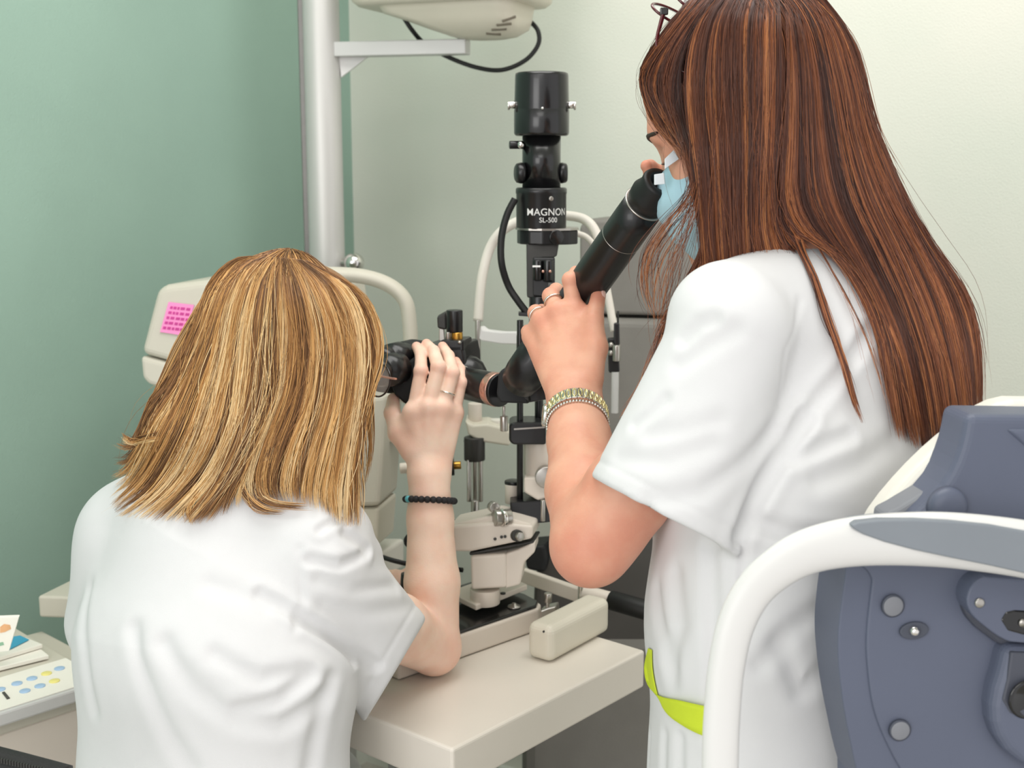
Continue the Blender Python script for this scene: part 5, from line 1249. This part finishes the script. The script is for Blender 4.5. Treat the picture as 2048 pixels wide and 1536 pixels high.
# eyes, brows, lashes
for l in (-1, 1):
    e = KC + KF * .0735 + KL * .032 * l - KU * .022
    eo = B().sph(e, .0140, seg=20).to('eye', 'eye', pA); B().sph(e + KF * .0085 - KU * .003, .0064, seg=14).to('iris', 'iris', eo)
    def lid(p, e=e): return np.maximum(ball(p, e + KF * .0008, .0152), -((p - A3(e)) @ A3(KU) + .004))
    sdf_obj('eyelid', lid, e - Vector((.018,) * 3), e + Vector((.018,) * 3), .0016, 'skinA', pA)
    B().tube([KC + KF * .0945 + KL * .014 * l + KU * .002, KC + KF * .093 + KL * .030 * l + KU * .007, KC + KF * .080 + KL * .049 * l + KU * .003], [.0030, .0034, .0014], 8, 5).to('eyebrow', 'browhair', pA)
    lb = B()
    for k in range(13):
        a = -.9 + 1.8 * k / 12; r0_ = e + KF * .0145 * math.cos(a) + KL * .0145 * math.sin(a) - KU * .004
        lb.tube([r0_, r0_ + KF * .004 - KU * .001, r0_ + KF * .007 + KU * .0008], [.0006, .0004, .0001], 5, 3)
    lb.to('eyelashes', 'browhair', pA)
# face mask: pleated shell in front of nose and mouth
def maskf(p):
    o = lambda f, l, u: KC + KF * f + KL * l + KU * u
    s = ell(p, o(.052, 0, -.088), KR, (.076, .074, .076)); s = smin(s, ball(p, o(.100, 0, -.066), .022), .03); s = smin(s, ball(p, o(.068, 0, -.142), .030), .03)
    q = (p - A3(KC)) @ KR; pl1 = q[:, 0] - .030 + .0 * q[:, 2]
    s = smax(s, -(q[:, 0] - .028 + .25 * (q[:, 2] + .07)), .004)
    s = s + .0010 * np.cos(np.clip((q[:, 2] + .08) / .011, -4, 4) * 2)
    return np.maximum(s, q[:, 2] + .030 - .35 * np.clip(.075 - q[:, 0], 0, .05))
fmk = thing('face_mask', KC + KF * .09 - KU * .07, 'pale blue surgical mask on the standing person\'s face', 'face mask')
mo = sdf_obj('mask_panel', maskf, KC + Vector((-.20, -.14, -.20)), KC + Vector((.1, .16, .04)), .0022, 'mask', fmk)
o = lambda f, l, u: KC + KF * f + KL * l + KU * u
for l in (-1, 1):
    B().tube([o(.050, .064 * l, -.05), o(.03, .074 * l, -.035), o(.0, .082 * l, -.012)], .0016, 8, 6).to('ear_loop', 'maskw', fmk)
    B().tube([o(.040, .066 * l, -.11), o(.02, .074 * l, -.08), o(-.004, .082 * l, -.05)], .0016, 8, 6).to('ear_loop', 'maskw', fmk)
B().prism([P(*q_, 1.262) for q_ in ((1309, 349), (1328, 346), (1330, 368), (1309, 370))], (0, .004, 0), .0005).to('mask_fold', 'maskw', fmk)
B().prism([P(*q_, 1.255) for q_ in ((1330, 318), (1348, 300), (1358, 318), (1330, 338))], (0, .004, 0), .0005).to('mask_edge', 'maskw', fmk)
# spectacles pushed up on the head
sg = thing('spectacles', P(1330, 90, 1.30), 'dark red glasses pushed up onto the auburn hair', 'glasses')
gh = P(1328, 23, 1.245)
B().tube([gh, P(1321, 48, 1.245), P(1314, 78, 1.245), P(1318, 104, 1.245), P(1345, 135, 1.235), P(1385, 150, 1.22)], [.0030, .0026, .0022, .0020, .0018, .0014], 10, 6, flat=.6).to('temple', 'redframe', sg)
B().tube([P(1372, 0, 1.36), P(1362, 30, 1.365), P(1360, 60, 1.37), P(1372, 95, 1.37), P(1410, 120, 1.37)], [.0026, .0024, .0022, .002, .0014], 8, 6, flat=.6).to('temple', 'redframe', sg)
for c_, a_, b_ in ((P(1350, 34, 1.27), Vector((.022, .020, -.004)), Vector((.012, -.006, -.012))), (P(1392, 8, 1.335), Vector((.020, .024, .0)), Vector((.012, -.004, -.012)))):
    ring_ = [c_ + a_ * math.cos(a) + b_ * math.sin(a) for a in [2 * math.pi * k / 20 for k in range(20)]]
    B().tube(ring_, .0015, 8, 2, closed=True).to('rim', 'redframe', sg); B().prism([c_ + (q_ - c_) * .95 for q_ in ring_], a_.cross(b_).normalized() * .0012).to('lens', 'lens', sg)
B().box(gh, .004, .003, .0035, bev=.001).to('hinge', 'tortoise', sg)
B().tube([P(1372, 26, 1.295), P(1374, 16, 1.302), P(1378, 14, 1.31)], .0015, 8, 5).to('bridge', 'redframe', sg)
# wrist: bracelet watch and rope chain, finger rings, nail
wax = (A_wr - A_el).normalized()
wc = A_el.lerp(A_wr, .885); rpw = ring_pts(bodyA, wc, (wax + Vector((.05, .12, .0))).normalized(), 34, .0022)
wt = thing('bracelet_watch', rpw[0], 'silver and gold link bracelet watch on the raised forearm', 'watch')
n_ = len(rpw); wn = (wax + Vector((.05, .12, .0))).normalized()
lk = min(range(n_), key=lambda k: rpw[k].x * 1.0)
for k in range(n_):
    p_, q_ = rpw[k], rpw[(k + 1) % n_]; tg = (q_ - p_); L_ = tg.length; tg.normalize(); nn = wn.cross(tg).normalized()
    b = B().box((p_ + q_) / 2, L_ * .50, .0020, .0088, ax=tg, az=wn, bev=.0008); b.to('link', 'silver', wt)
    m_ = (p_ + q_) / 2; out = (m_ - wc).normalized()
    B().tube([m_ + out * .0022 + wn * .0066 * math.cos(a) + tg * .0019 * math.sin(a) for a in [2 * math.pi * j / 8 for j in range(8)]], .0008, 6, 2, closed=True).to('link_oval', 'gold', wt)
cs = rpw[lk]; out = (cs - wc).normalized()
B().lathe(cs - out * .001, out, [(0, .010), (.001, .0125), (.005, .0125), (.0062, .011), (.0065, .003)], 28).to('watch_case', 'silver', wt)
wc2 = A_el.lerp(A_wr, .825); rp2 = ring_pts(bodyA, wc2, wn, 60, .0016)
chn = thing('rope_bracelet', rp2[0], 'thin silver rope bracelet just below the link watch', 'bracelet')
for k in range(60):
    p_, q_ = rp2[k], rp2[(k + 1) % 60]; B().sph((p_ + q_) / 2, .0017, seg=8).to('bead', 'silver', chn)
for i_, fr_, lab in ((1, .55, 'silver ring on the middle finger gripping the observer tube'), (2, .5, 'silver ring with small stone on the finger nearest the lamp')):
    a, b = A_fing[i_][0], A_fing[i_][1]; torus(a.lerp(b, fr_), (b - a), .0114, .0011, 'silver', 'finger_ring', lab, 'ring')
tn = A_thumb[3]; td_ = (A_thumb[3] - A_thumb[2]).normalized()
nd_ = Vector((.80, -.55, -.2)); nd_ = (nd_ - td_ * nd_.dot(td_)).normalized(); ns_ = td_.cross(nd_)
def nailf(p, c=tn + nd_ * .0052 + td_ * .001): return ell(p, c, np.array([tuple(td_), tuple(ns_), tuple(nd_)], f4).T, (.0085, .0062, .0036))
sdf_obj('fingernail', nailf, tn - Vector((.02,) * 3), tn + Vector((.02,) * 3), .0012, 'nail', pA)
